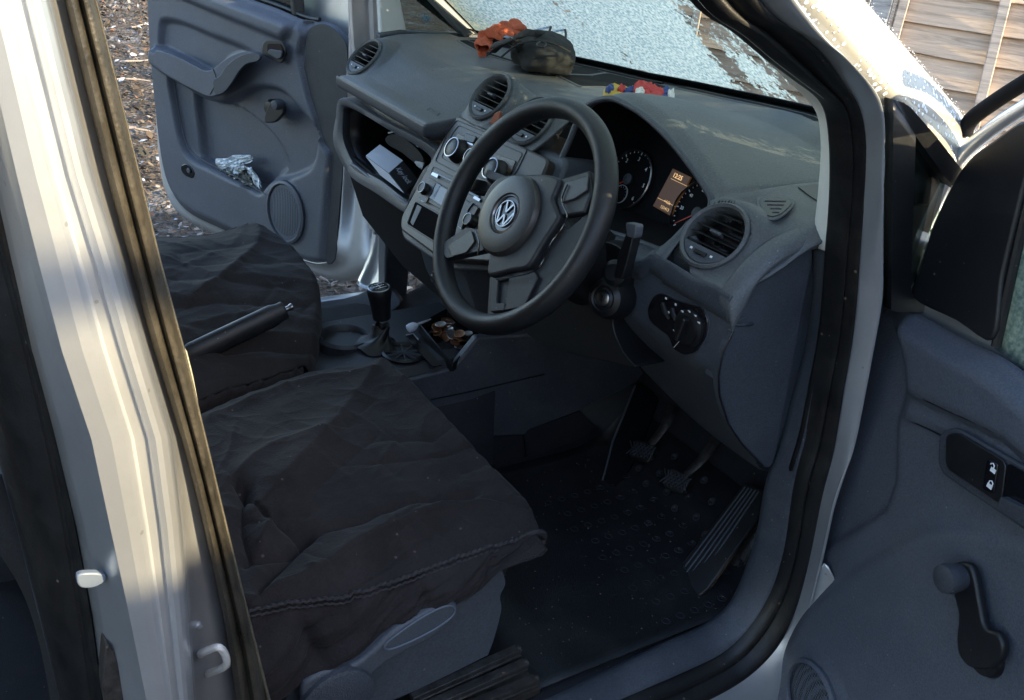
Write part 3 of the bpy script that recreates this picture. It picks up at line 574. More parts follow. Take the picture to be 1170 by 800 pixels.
g_belt = DX([(1011,325),(1036,364),(1050,412),(1054,455),(1080,468),(1120,486),(1170,511)])+[np.array([1.1,.80]), np.array([1.1,1.05]), np.array([.3,1.05])]
g_strip = DX([(1054,455),(1080,468),(1120,486),(1170,511)])+[np.array([1.1,.80]), np.array([1.1,.70])]+DX([(1170,545),(1090,495),(1042,480)])
g_lower = D([(902,760),(906,735),(925,700),(950,670),(985,645),(1030,615),(1075,592),(1130,588),(1200,600)], False)+[np.array([1.1,.75]), np.array([1.1,.10]), np.array([-.2,.1])]
ds = dd.sz(955,796); g_spk = [ds+np.array([.088*math.cos(a), .088*math.sin(a)]) for a in ang_]
O = hfield(dd, S, Z, [(g_lower, .014, .03, 'add'), (g_strip, .006, .010, 'add'), (g_belt, .018, .020, 'add'), (g_front, -.010, .012, 'set'), (g_spk, .022, .03, 'set')])
# rolled crease where the pad turns into the front recess
rows = [[dd.P((S[i, j], Z[i, j]), O[i, j]+.02-.02*(1-float(sm(0, 3, j)))-(.03*(1-float(sm(0, 4, i)))) ) for j in range(150)] for i in range(130)]
MB().grid(rows).build('door_panel', 'door', ddoor, solid=.003, soff=0, ang=60)
MB().tube(curve_px(dd, [(1055,456),(1080,468),(1120,486),(1170,511),(1260,560)], .0355, 5), .0014, 6).build('seam', 'black', ddoor)
MB().tube(curve_px(dd, [(1042,482),(1060,490),(1080,500)], .024, 5), .0012, 6).build('seam', 'black', ddoor)
sw = empty('door_handle', dd.px(1140,545,.03)); sw.parent = ddoor
MB().slab([dd.px(x, y, .030) for x, y in rnd_poly([(1078,494),(1096,487),(1290,598),(1290,682),(1077,538)], 14, 6)], dd.n*.008).build('bezel', 'doordark', sw, bevel=.003, seg=3)
MB().slab([dd.px(x, y, .0405) for x, y in rnd_poly([(1083,497),(1096,494),(1152,528),(1146,577),(1082,534)], 9, 6)], dd.n*.003).build('plate', 'black', sw, bevel=.001)
MB().slab([dd.px(x, y, .0437) for x, y in rnd_poly([(1129,524),(1142,530),(1137,565),(1124,559)], 3, 4)], dd.n*.0025).build('lock_switch', 'gloss', sw, bevel=.001)
pm = MB()
def padlock(c, closed):
    u = -dd.d; v = np.array([0,0,1.]); c = dd.px(*c, .0466)
    pm.slab([c+u*a+v*b for a, b in ((-.004,-.0035),(.004,-.0035),(.004,.002),(-.004,.002))], dd.n*.0004)
    xo = 0 if closed else .0035
    pm.tube([c+u*(xo+a)+v*b for a, b in ((-.0028,.002),(-.0028,.005),(0,.0068),(.0028,.005),(.0028,.002 if closed else .0038))], .0007, 6, up=tuple(dd.n))
padlock((1135,537), False); padlock((1131,555), True)
pm.build('lock_symbol', 'white', sw)
MB().slab([dd.px(x, y, .0405) for x, y in rnd_poly([(1153,529),(1290,606),(1290,680),(1148,578)], 4, 4)], dd.n*.002).build('grip_recess', 'gloss', sw)
MB().slab([dd.px(x, y, .043) for x, y in rnd_poly([(1150,566),(1290,640),(1290,680),(1148,580)], 4, 4)], dd.n*.010).build('lever', 'doordark', sw, bevel=.003)
wn = empty('window_winder', dd.px(1133,742,.03)); wn.parent = ddoor
MB().lathe(dd.px(1136,748,.025), dd.n, [(.026,0),(.027,.010),(.024,.018)], 32).build('boss', 'black', wn)
o_ = .045
MB().slab(curve_px(dd, [(1094,668),(1090,655),(1098,643),(1113,642),(1121,654),(1128,690),(1134,715),(1148,722),(1155,738),(1150,756),(1135,764),(1116,761),(1104,748),(1101,728),(1103,700)], o_, 5, True), dd.n*.012).build('crank', 'black', wn, bevel=.004, seg=4)
MB().lathe(dd.px(1100,659,o_+.008), dd.n, [(.015,0),(.0175,.012),(.019,.022),(.0175,.030),(.011,.0325),(.002,.033)], 32).build('knob', 'doordark', wn)
spk = empty('speaker', dd.P(ds,.03)); spk.parent = ddoor
speaker(dd, ds, .056, 1.0, spk, .042)
# mirror triangle, silver frame edge, weather strip, window glass, frame, shell
tri = [(1050,340),(1057,312),(1070,268),(1090,222),(1113,185),(1142,162),(1182,138),(1186,180),(1178,215),(1165,268),(1153,320),(1142,388),(1100,366)]
MB().slab(curve_px(dd, tri, .012, 4, True), dd.n*.012).build('mirror_mount', 'black', ddoor, bevel=.004, seg=3)
ed = [(1037,330),(1043,296),(1056,256),(1076,212),(1097,172),(1125,145),(1165,117),(1230,80),(1330,40)]
L1 = curve_px(dd, ed, .006, 5)
MB().grid([[p+dd.n*.006, p+dd.n*.014+dd.d*.008-np.array([0,0,.006]), p+dd.n*.010+dd.d*.016-np.array([0,0,.012]), p+dd.n*.002+dd.d*.018-np.array([0,0,.015])] for p in L1]).build('frame_edge', 'silver', ddoor, sub=1, solid=.003, ang=80)
L2 = curve_px(dd, [(1102,156),(1106,142),(1120,128),(1165,98),(1230,62),(1330,22)], -.004, 5)
MB().tube(L2, .010, 10, up=tuple(dd.n)).build('weather_strip', 'matte', ddoor)
zz = dd.P((0,0))
gw = [dd.px(1136,398,.0), dd.px(1155,300,.0), dd.px(1172,236,.0), dd.px(1186,150,.0), dd.P((.30,1.365)), dd.P((.50,1.45)), dd.P((.70,1.51)), dd.P((.95,1.52)), dd.P((.97,.93))]
MB().slab(gw, -dd.n*.004).build('window_glass', 'dglass', ddoor)
MB().tube([dd.P((.97,.94),.0), dd.P((.985,1.3),0), dd.P((.95,1.53),0), dd.P((.70,1.525),0), dd.P((.50,1.46),0), dd.P((.30,1.372),0), dd.P((.12,1.295),0)], .016, 10, up=tuple(dd.n)).build('window_frame', 'matte', ddoor)
MB().tube([dd.px(1138,396,.014), dd.px(1154,322,.014), dd.px(1166,268,.014), dd.px(1179,215,.014), dd.px(1188,170,.014)], .006, 8, up=tuple(dd.n)).build('window_channel', 'rubber', ddoor)
MB().slab([dd.P((a, b), -.005) for a, b in ((.14,.985),(.12,1.05),(-.05,1.05),(-.03,.6),(.0,.22),(.1,.20),(.9,.20),(.99,.3),(1.0,.96))], -dd.n*.06).build('door_shell', 'silver', ddoor, bevel=.01, seg=3)  # raised front corner added to block a stray patch of sun
# ---- dashboard
dash = empty('dashboard', (.3,0,1.0)); dash.parent = van
RN = np.array([1,0,-.35]); RP = np.array([.1675,0,.95])          # plane of the binnacle rim: x = .1675 + .35 (z-.95)
rimR = [atp(x, y, RP, RN) for x, y in ((700,113),(722,123),(741,136),(764,158),(789,189),(806,214),(813,228),(809,244),(790,264),(772,279),(757,286),(738,280),(716,272),(690,264),(665,254),(641,240),(628,222),(633,199),(643,178),(652,158),(659,140),(667,125),(680,116))]
YC = -.375
rim = resamp(cr(rimR, 6, True)+[cr(rimR, 6, True)[0]], 121)[:-1]
zu = {}; ysr = np.array([p[1] for p in rim]); ymin, ymax = ysr.min(), ysr.max()
half = rim[:len(rim)]
def rim_at(y, upper):
    """upper / lower z of the rim at y"""
    best = []
    for a, b in zip(rim, np.roll(rim, -1, axis=0)):
        if (a[1]-y)*(b[1]-y) <= 0 and abs(a[1]-b[1]) > 1e-9:
            t = (y-a[1])/(b[1]-a[1]); best.append((a+(b-a)*t)[2])
    return (max(best) if upper else min(best)) if best else None
def top_profile(y):
    """list of (x, z): windscreen base back to the upper crease of the pad; normal dash"""
    xb = wbase(y)+.03
    z0 = wz(y)-.012
    lipx, lipz = (.105, .978) if y > .10 else (.128, .970)
    if -.24 < y <= .10: lipx, lipz = .160, 1.000
    if .10 < y < .15: t = float(sm(.10, .15, y)); lipx, lipz = .160*(1-t)+.105*t, 1.0*(1-t)+.978*t
    pts = [(xb, z0), (xb-.12, z0+.002), (min(.54, xb-.15), 1.060+max(0, z0-1.07)*.4), (.44, 1.064), (.36, 1.063), (.30, 1.060), (.26, 1.053), (.235, 1.043), (.215, 1.031), (max(.20, lipx+.03), 1.020 if lipx < .15 else 1.024), (max(.175, lipx+.014), 1.004 if lipx < .15 else 1.012)]
    if lipx < .15: pts += [(.15, .992)]
    pts += [(lipx+.010, lipz+.007), (lipx, lipz)]
    return np.array(pts)
def bump(y):  # hood raising the pad over the instruments
    z = rim_at(min(max(y, ymin+.004), ymax-.004), True); w = 1.0
    if y < ymin+.004: w = 1-sm(0, .06, ymin+.004-y)
    if y > ymax-.004: w = 1-sm(0, .07, y-ymax+.004)
    return (z, w)
ys = np.unique(np.r_[np.linspace(-.725, -.60, 24), np.linspace(-.60, -.13, 110), np.linspace(-.13, .72, 190)])
top = []; N1 = 96
for y in ys:
    p = resamp(top_profile(y), N1); zr, w = bump(y)
    zr = max(zr, 1.03) if w < 1 else zr
    xr = .1675+.35*(zr-.95)
    if w > 0.001:
        hood = np.array([(xb_, z_) for xb_, z_ in zip(np.linspace(wbase(y)+.03, xr, N1), np.zeros(N1))])
        for i in range(N1):
            s = i/(N1-1); base = np.interp(-hood[i, 0], -p[:, 0], p[:, 1]); hz = zr+.008
            hz = base+(hz-base)*float(sm(.02, .96, s)); hood[i, 1] = max(base if w < 1 else 0, hz)-.011*float(sm(.93, 1.0, s))
        p = p*(1-w)+hood*w
    row = []
    yl = ip(0, [0,1],[y, y])
    for x, z in p:
        lim = ip(x, (.10,.125,.16,.20,.28,.6), (.592,.615,.655,.69,.715,.72)); limd = ip(x, (.12,.15,.20,.28,.6), (.70,.706,.715,.722,.72))
        yy_ = y
        if y > .5: yy_ = .5+(y-.5)*(lim-.5)/.22
        if y < -.62: yy_ = -.62-(-.62-y)*(limd-.62)/.105
        # edge roll
        k = float(sm(.66, .72, y))+float(sm(.69, .725, -y)); row.append(np.array([x, yy_, z-.010*k*k]))
    top.append(row)
VN = [(np.array([.178,.612,1.018]), (-.74,0,.67), .0455), (np.array([.168,-.610,1.018]), (-.78,-.05,.62), .0445),
      (at(560,111,'x',.190), (-.80,0,.60), .044), (at(607,139,'x',.190), (-.80,0,.60), .044)]
def stamp(rows):
    for r in rows:
        for i in range(len(r)):
            for c, n, rv in VN:
                n = np.array(n, float); n /= np.linalg.norm(n); q_ = r[i]-c; h = q_@n; rad = np.linalg.norm(q_-h*n)
                if rad > .1 or abs(h) > .07: continue
                w = 1-float(sm(.056, .082, rad)); tgt = -.004 if rad > rv*1.08 else -.034
                r[i] = r[i]+n*(tgt-h)*w
stamp(top)
MB().grid(top).build('dash_top', 'dash', dash, solid=.004, soff=0, ang=60)
# fascia band below the crease (lower lip), with the binnacle's lower edge on the driver side
low = []
for y in ys:
    lipx, lipz = top_profile(y)[-1]
    zl = rim_at(y, False)
    if zl is not None:
        xl = .1675+.35*(zl-.95)
        up_ = [(xl, zl), (xl-.006, zl-.004), (lipx+.004, max(lipz-.004, min(zl-.008, .972)) if zl > lipz else min(zl-.006, lipz))]
        if zl <= lipz+.01: up_ = [(xl, zl), (xl-.012, zl-.003), (lipx+.004, zl-.008)]
    else: up_ = [(lipx+.0005, lipz+.0005), (lipx, lipz), (lipx-.001, lipz-.003)]
    z3 = up_[-1][1]
    hh = .60 if y > .1 else 1.0; rest = [(lipx+.0, z3-.006*hh), (lipx-.0, z3-.020*hh), (lipx+.004, z3-.033*hh), (lipx+.020, z3-.040*hh), (lipx+.045, z3-.040*hh)]
    row = []
    for x, z in up_+rest:
        lim = ip(x, (.10,.125,.16,.20,.28,.6), (.592,.615,.655,.69,.715,.72)); limd = ip(x, (.12,.15,.20,.28,.6), (.70,.706,.715,.722,.72)); yy_ = y
        if y > .5: yy_ = .5+(y-.5)*(lim-.5)/.22
        if y < -.62: yy_ = -.62-(-.62-y)*(limd-.62)/.105
        row.append(np.array([x, yy_, z]))
    if not (-.235 < y < .106): low.append(row)
    elif low and low[-1] is not None: low.append(None)
k_ = low.index(None); A_, B_ = low[:k_], [r for r in low[k_:] if r is not None]
stamp(A_); stamp(B_)
MB().grid(A_).build('dash_lip', 'lower', dash, solid=.003, soff=0, ang=50)
MB().grid(B_).build('dash_lip', 'lower', dash, solid=.003, soff=0, ang=50)
from mathutils.bvhtree import BVHTree
_v = [tuple(p) for r in top for p in r]; _k = len(top[0]); _bt = BVHTree.FromPolygons(_v, [(i*_k+j, i*_k+j+1, (i+1)*_k+j+1, (i+1)*_k+j) for i in range(len(top)-1) for j in range(_k-1)])
def on_dash(px, py, off=.003):
    d_ = ray(px, py); h = _bt.ray_cast(Vector(CAM), Vector(d_/np.linalg.norm(d_)))
    if h[0] is None: print('miss', px, py); return at(px, py, 'z', 1.05)
    n = np.array(h[1]); n = n if n[2] > 0 else -n
    return np.array(h[0])+n*off
# fill between the binnacle side and the pad on the driver side (face with the round vent)
MB().tube(list(rim), .0055, 10, closed=True, up=(1,0,0)).build('hood_rim', 'lower', dash)
side = []
for t in np.linspace(0, 1, 6): side.append([p*(1-t)+np.array([.315, YC+(p[1]-YC)*.93, 1.0+(p[2]-1.0)*.80])*t for p in rim])
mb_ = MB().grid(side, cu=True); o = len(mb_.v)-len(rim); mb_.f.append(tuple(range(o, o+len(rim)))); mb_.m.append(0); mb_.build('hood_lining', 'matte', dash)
MB().slab([at(x, y, 'x', .158) for x, y in ((742,287),(757,288),(770,284),(782,274),(790,270),(797,280),(801,318),(788,326),(765,310),(746,298))], (.008,0,0)).build('bezel_fill', 'dash', dash)
cl = empty('instrument_cluster', (.3,YC,.99)); cl.parent = van
gn = np.array([-.93,0,.37]); gn /= np.linalg.norm(gn); gu, gv, _ = frame(gn); gP = np.array([.288, YC, .990])
MB().slab([gP+gu*a+gv*b for a, b in rnd_poly([(-.168,-.058),(.168,-.058),(.160,.075),(-.160,.075)], .03)], -gn*.01).build('face', 'matte', cl)
G1 = atp(720,206,gP,gn); G2 = atp(799,245,gP,gn)
def gauge(c, r, ticks, nums, a0, a1, needle, ns):
    g = empty('gauge', c); g.parent = cl
    MB().lathe(c+gn*.001, gn, [(r,.0),(r,.006),(r*.96,.0075),(r*.95,.004)], 64, cap=False, u=gu).build('gauge_ring', 'chrome', g)
    MB().lathe(c+gn*.0005, gn, [(r*.95,.0),(r*.95,.0012)], 48, u=gu).build('dial', 'matte', g)
    m = MB()
    for i in range(ticks+1):
        a = a0+(a1-a0)*i/ticks; big = i % (ticks//(nums and len(nums)-1 or 1)) == 0; r0, r1 = (r*.84 if big else r*.88), r*.93
        d_ = gu*math.cos(a)+gv*math.sin(a); w = np.cross(gn, d_)*(.0009 if big else .0006)
        m.slab([c+gn*.002+d_*r0-w, c+gn*.002+d_*r1-w, c+gn*.002+d_*r1+w, c+gn*.002+d_*r0+w], gn*.0003)
    for i, t in enumerate(nums):
        a = a0+(a1-a0)*i/(len(nums)-1); d_ = gu*math.cos(a)+gv*math.sin(a); m.text(t, c+gn*.0025+d_*r*.70, gu, gv, ns, bold=True)
    m.build('markings', 'white', g)
    d_ = gu*math.cos(needle)+gv*math.sin(needle); w = np.cross(gn, d_)
    MB().slab([c+gn*.006-w*.0012, c+gn*.006+d_*r*.82-w*.0005, c+gn*.006+d_*r*.82+w*.0005, c+gn*.006+w*.0012], gn*.0008).build('needle', 'red', g)
    MB().lathe(c, gn, [(.009,.003),(.010,.008),(.007,.0095),(.003,.0095)], 24).build('hub_cap', 'lower', g)
    return g
gauge(G1, .0545, 24, ['0','1','2','3','4','5','6'], R(222), R(-42), R(222), .0095)
g = gauge(G2, .0545, 28, ['','20','40','60','80','100','120',''], R(222), R(-42), R(222), .0075)
for c0, t0 in ((G1-gv*.028-gu*.004, 'TEMP'),):
    s_ = MB(); s_.lathe(c0+gn*.002, gn, [(.0165,0),(.0165,.0015),(.0155,.002),(.0152,.001)], 32, cap=False); 
    for i in range(9):
        a = R(200-220*i/8); d_ = gu*math.cos(a)+gv*math.sin(a); s_.slab([c0+gn*.003+d_*.011-gu*.0003, c0+gn*.003+d_*.014-gu*.0003, c0+gn*.003+d_*.014+gu*.0003, c0+gn*.003+d_*.011+gu*.0003], gn*.0003)
    s_.build('small_dial', 'dim', cl)
dc = [atp(x, y, gP, gn) for x, y in ((770,193),(791,203),(768,248),(747,236))]
MB().slab(dc, gn*.003).build('display', 'amber', cl, bevel=.0008)
dm = MB(); um = (dc[1]-dc[0]); um /= np.linalg.norm(um); vm = np.cross(gn, um)*1.0; vm = vm if vm[2] > 0 else -vm
ink = mat('lit_display_text', (.5,.33,.16), .5, em=(1,.62,.28), es=.22)
dm.text('12:25', atp(776,203,gP,gn)+gn*.0038, um, vm, .0105, bold=True); dm.text('+4.0c', atp(764,232,gP,gn)+gn*.0038, um, vm, .0075); dm.text('121413', atp(761,239,gP,gn)+gn*.0038, um, vm, .0072)
for y0, y1 in (((768,205),(787,214)),((753,227),(773,237))):
    a = atp(*y0,gP,gn)+gn*.0036; b = atp(*y1,gP,gn)+gn*.0036; dm.slab([a, b, b+vm*.0005, a+vm*.0005], gn*.0002)
dm.build('display_text', ink, cl)
# ---- round air vents
def vent(c, n, r, rot=0):
    v_ = empty('air_vent', c); v_.parent = van; u, w, n = frame(n)
    MB().lathe(c, n, [(r*1.0,-.016),(r*1.16,-.004),(r*1.17,.003),(r*1.10,.006),(r*1.02,.003),(r*.97,-.010),(r*.96,-.03)], 56, cap=False, u=u).build('vent_ring', 'dash', v_, solid=.001)
    MB().lathe(c, n, [(r*.97,-.03),(.001,-.031)], 40, cap=False).build('vent_throat', 'gloss', v_)
    m = MB(); k = 6
    for i in range(k):
        h = r*.78-i*(r*1.38/(k-1)); L = math.sqrt(max(0, r*r*.93-h*h))
        if L < .008: continue
        rr = np.stack([u, w*math.cos(R(24))+n*math.sin(R(24)), n*math.cos(R(24))-w*math.sin(R(24))], 1)
        m.box(c+w*h-n*.006, (2*L*.97, .0014, .013), rr)
    m.build('slats', 'black', v_, bevel=.0005)
    MB().box(c+w*r*.10-n*.001, (.020,.005,.012), np.stack([u, w, n], 1)).build('vane_tab', 'lower', v_, bevel=.0015)
    # adjuster plate at the bottom of the ring
    seg = [c+u*r*1.0*math.cos(a)+w*r*1.0*math.sin(a)-n*.001 for a in np.linspace(R(208), R(332), 18)]
    MB().slab(seg, n*.004).build('adjuster', 'lower', v_, bevel=.001)
    MB().box(c-w*r*.70+n*.0045, (.022,.0065,.004), np.stack([u, w, n], 1)).build('thumb_wheel', 'black', v_, bevel=.001)
    m = MB()
    for s_ in (-1, 1): m.box(c-w*r*.66+u*s_*.019+n*.0034, (.004,.003,.0006), np.stack([u, w, n], 1))
    m.build('adjuster_marks', 'white', v_)
vn = (-.74,0,.67)
for a in VN: vent(*a)
for s_ in ():
    c = VN[2 if s_ > 0 else 3][0]
    MB().lathe(c+np.array([.02,0,-.016]), (-.80,0,.60), [(.068,-.02),(.064,.0),(.058,.016),(.0515,.022)], 48, cap=False).build('vent_surround', 'dash', dash)
# triangular demister
tv = empty('demister_vent', at(886,243,'y',-.64)); tv.parent = van
tp = [on_dash(x, y, .002) for x, y in ((864,233),(880,231),(904,234),(908,240),(897,252),(886,257),(876,251),(868,241))]
tn = np.cross(tp[2]-tp[0], tp[5]-tp[0]); tn /= np.linalg.norm(tn); tn = tn if tn@(CAM-tp[0]) > 0 else -tn; cc0 = sum(tp)/len(tp); tp = [p-tn*((p-cc0)@tn)+tn*.002 for p in tp]
MB().slab(cr(tp, 5, True), tn*.003).build('demister_rim', 'dash', tv, bevel=.001)
cc = sum(tp)/len(tp); ins = [cc+(p-cc)*.80+tn*.0036 for p in cr(tp, 5, True)]
MB().slab(ins, tn*.0006).build('demister_throat', 'gloss', tv)
m = MB()
for t in (.2,.38,.56,.74):
    a = tp[0]*(1-t)+tp[5]*t; b = tp[2]*(1-t)+tp[5]*t; a = a+(b-a)*.16; b = b+(a-b)*.12; m.tube([a+tn*.0045, b+tn*.0045], .0011, 6)
m.build('demister_slats', 'dash', tv)
# demister slots along the windscreen, storage pockets on top, grooves
def strip_on(name, pts, w, z, m, parent, h=.0025):
    P = [at(x, y, 'z', z) for x, y in pts]; mb_ = MB(); rows = []
    for i, p in enumerate(P): rows.append([p+np.array([w/2,0,0]), p+np.array([w/2,0,h]), p+np.array([-w/2,0,h]), p+np.array([-w/2,0,0])])
    mb_.grid(rows, cu=True).build(name, m, parent)
for a_, b_ in ((.44,.14),(.07,-.36),(-.40,-.62)):
    yy_ = np.linspace(a_, b_, 14); rows = []; rows2 = []; rows3 = []
    for y in yy_:
        x = wbase(y)-.060
        rows.append([(x+.011, y, wz(y)-.010), (x+.011, y, wz(y)-.0052), (x-.011, y, wz(y)-.0048), (x-.011, y, wz(y)-.010)])
        rows2.append([(x-.012, y, wz(y)-.009), (x-.012, y, wz(y)-.0052), (x-.015, y, wz(y)-.0052), (x-.019, y, wz(y)-.009)])
        rows3.append([(x+.019, y, wz(y)-.009), (x+.016, y, wz(y)-.0045), (x+.012, y, wz(y)-.0045), (x+.012, y, wz(y)-.009)])
    MB().grid(rows).build('demister_slot', 'matte', dash); MB().grid(rows2).grid(rows3).build('slot_edge', 'dash', dash)
def pocket(pts, z, depth, name='storage_tray'):
    o_ = empty(name, at(*pts[0], 'z', z)); o_.parent = van
    P = cr([on_dash(x, y, .0036) for x, y in rnd_poly(pts, 5, 3)], 3, True)
    c_ = sum(P)/len(P); I = [c_+(p-c_)*.955 for p in P]
    MB().grid([[p-np.array([0,0,.004]) for p in P], P, [p*.3+q_*.7+np.array([0,0,.0008]) for p, q_ in zip(P, I)], [q_-np.array([0,0,.001]) for q_ in I]], cu=True).build('tray_rim', 'dash', o_)
    I2 = [c_+(p-c_)*.5 for p in P]; I3 = [c_+(p-c_)*.02 for p in P]; MB().grid([[q_+np.array([0,0,.0002]) for q_ in L__] for L__ in (I, I2, I3)], cu=True).build('tray_base', 'matte', o_)  # flush black sheet stands in for the shaded tray hollow
pocket([(520,47),(560,46),(648,76),(700,84),(676,88),(626,86),(548,62)], 1.068, .02)
pocket([(636,88),(706,85),(722,89),(766,102),(740,105),(690,101),(662,101)], 1.072, .02)
MB().box(on_dash(815,97,.004)+np.array([0.01,0,0]), (.03,.05,.010)).build('sensor_cover', 'lower', dash, bevel=.004)
cp_ = [on_dash(x, y, .003) for x, y in ((911,216),(924,214),(937,213),(938,224),(938,235),(924,226))]; MB().slab(cp_, (0,0,.0008)).build('dark_recess', 'black', dash)  # flat black patch stands in for the shaded triangular recess
# airbag cover lines and embossed badge on the passenger side
def on_top(y, x):
    p = resamp(top_profile(y), 60); return np.array([x, y, np.interp(-x, -p[:, 0], p[:, 1])+.0022])
MB().tube([on_dash(494,82,.002), on_dash(507,78,.002)], .0006, 5).build('scratch', 'black', dash)
ab = MB(); cab = on_dash(494,130,.002)
nn = np.array([-.55,0,.83]); uu, vv, nn = frame(nn)
loop = rnd_poly([cab+uu*a+vv*b+nn*.0004 for a, b in ((-.022,-.008),(.022,-.008),(.022,.008),(-.022,.008))], .004)
ab.tube(loop, .0006, 5, closed=True, up=tuple(nn)); ab.tube([cab-uu*.016, cab+uu*.016], .0006, 5, up=tuple(nn)); ab.build('embossed_mark', 'lower', dash)
# ---- open glovebox shelf
gb = empty('glovebox', (.13,.4,.84)); gb.parent = van
gx = .128
outer = [at(x, y, 'x', gx) for x, y in ((392,112),(440,137),(502,171),(494,194),(468,232),(463,242),(430,218),(402,200),(389,182),(381,160),(385,135))]
hole = [at(x, y, 'x', gx) for x, y in ((396,122),(440,146),(491,178),(482,196),(470,222),(467,232),(436,208),(408,192),(398,178),(391,158),(391,136))]
o2 = resamp(cr(outer, 6, True), 80); h2 = resamp(cr(hole, 6, True), 80)
rows = [[a+np.array([.03,0,0]), a+np.array([.002,0,0]), a*.85+b*.15+np.array([-.004,0,0]), a*.3+b*.7+np.array([-.004,0,0]), b+np.array([.002,0,0]), b+np.array([.02,0,0])] for a, b in zip(o2, h2)]
MB().grid(rows, cv=True).build('frame', 'lower', gb, solid=.002, soff=0, ang=50)
rows = []
for t in (0, .15, .5, 1): rows.append([b+np.array([.015+.26*t, .01*t, (-.01*t if b[2] < .82 else .0)]) for b in h2])
mb_ = MB().grid(rows, cu=True); o = len(mb_.v)-80; mb_.f.append(tuple(range(o, o+80))); mb_.m.append(0)
mb_.build('compartment', 'black', gb, solid=.002, soff=0)
fl = [at(x, y, 'x', gx-.004) for x, y in ((400,186),(430,209),(466,234),(463,244),(430,222),(400,202))]
MB().slab(cr(fl, 4, True), (.012,0,-.0)).build('shelf_lip', 'lower', gb, bevel=.003)
# matte black sheet standing in for the dark void under the glovebox
MB().slab([(.135,.64,.80),(.135,.25,.775),(.135,.10,.78),(.20,.10,.60),(.34,.10,.45),(.34,.66,.45),(.22,.68,.60)], (.015,0,0)).build('dark_void_sheet', 'matte', dash, bevel=.004)
# ---- centre console panel
PN = np.array([-.871,0,.492]); PP = np.array([.104,0,.913])
pp = lambda x, y, o=0: atp(x, y, PP+PN*o, PN)
cs = empty('centre_console', (.1,0,.7)); cs.parent = van
face_o = rnd_poly([pp(522,131),pp(628,182),pp(575,300),pp(503,296),pp(457,262),pp(458,248),pp(506,158)], .014, 5)
MB().slab(face_o, -PN*.05).build('console_face', 'radio', cs, bevel=.004, seg=3)
MB().slab([p-PN*.02+PN*.0 for p in rnd_poly([pp(512,124),pp(640,176),pp(590,306),pp(500,304),pp(450,268),pp(448,250),pp(497,156)], .018, 5)], (.16,0,-.02)).build('console_body', 'lower', cs, bevel=.006, seg=3)
def inset(name, pts, m, o0, h, bev=.0012, r=.004): return MB().slab([p for p in rnd_poly([pp(x, y, o0) for x, y in pts], r, 4)], PN*h).build(name, m, cs, bevel=bev)
def outline(name, pts, m, r=.0009, rr=.006, closed=True): MB().tube(rnd_poly([pp(x, y, .0008) for x, y in pts], rr, 5), r, 6, closed=closed, up=tuple(PN)).build(name, m, cs)
outline('groove', [(522,137),(602,171),(590,196),(572,222),(497,184),(512,150)], 'black')
outline('groove', [(524,143),(597,175),(586,196),(572,214),(504,180),(516,154)], 'black', .0006)
outline('groove', [(495,190),(562,225),(559,234),(492,198)], 'black', .0006)
inset('label_plate', [(523,152),(560,171),(548,190),(515,172)], mat('brown_gold_print', (.12,.085,.05), .4, bump=.3, var=.6, vscale=120), .0005, .0015)
inset('label_plate', [(566,176),(590,184),(584,198),(560,190)], mat('brown_gold_print2', (.10,.075,.045), .4, bump=.3, var=.6, vscale=120), .0005, .0015)
inset('fan_switch', [(534,153),(546,157),(542,165),(530,161)], 'black', .002, .004)
inset('switch_rim', [(533,161),(541,165),(540,167),(532,163)], 'chrome', .0022, .001, .0003, .0005)
def knob(px, py, r, h, name='knob'):
    k_ = empty(name, pp(px, py)); k_.parent = cs; c = pp(px, py, h)-PN*h
    MB().lathe(c, PN, [(r*1.15,0),(r*1.12,h*.35),(r*1.0,h*.5),(r*.95,h)], 36).build('knob_body', 'black', k_)
    MB().lathe(c+PN*h, PN, [(r*.97,-.001),(r*.97,.0012),(r*.87,.0015),(r*.85,0)], 36, cap=False).build('knob_ring', 'chrome', k_)
    MB().lathe(c+PN*(h-.0005), PN, [(r*.85,0),(r*.80,.0008),(.002,.0005)], 30, cap=False).build('knob_cap', 'black', k_)
knob(516,168,.0205,.022); knob(560,192,.0205,.022); knob(536,178,.0155,.018)
rd = []
inset('radio_face', [(491,203),(548,238),(537,258),(480,226)], 'radio', .001, .0035, r=.003)
inset('radio_slot', [(497,196),(521,208),(520,210),(496,198)], 'gloss', .0015, .002, .0003, .001); inset('slot_tab', [(495,197),(502,200),(500,204),(493,200)], 'chrome', .002, .002, .0005, .001)
inset('radio_slot', [(536,218),(548,224),(547,227),(535,221)], 'gloss', .0015, .002, .0003, .001); inset('slot_tab', [(543,224),(550,228),(548,231),(541,227)], 'chrome', .002, .002, .0005, .001)
inset('radio_display', [(503,212),(522,223),(512,240),(493,228)], mat('display_glass', (.07,.05,.04), .15, spec=.6), .0048, .001)
inset('display_cover', [(499,209),(505,212),(496,230),(490,226)], 'gloss', .0046, .0012)
for pts in ([(491,206),(499,210),(488,232),(481,229)], [(532,232),(542,232),(536,240),(534,246),(528,262),(523,258)]):
    outline('button_trim', pts, 'chrome', .0011, .003)
    inset('button_bank', pts, 'black', .0042, .0025, .0008, .002)
knob(481.6,214,.0115,.016); knob(534,250,.0115,.016)
pk = empty('storage_slot', pp(490,240)); pk.parent = cs
ph = rnd_poly([pp(475,230,.001),pp(515,254,.001),pp(506,284,.001),pp(466,257,.001)], .005, 4)
MB().slab(ph, PN*.0008).build('slot_opening', mat('void_black', (.002,.002,.003), .9, spec=.08), pk)
MB().slab(rnd_poly([pp(477,234,.002),pp(482,237,.002),pp(472,258,.002),pp(469,254,.002)], .002, 3), PN*.0006).build('slot_wall', 'seatp', pk)
outline('groove', [(475,230),(514,252),(504,281),(465,256)], 'radio', .0016)
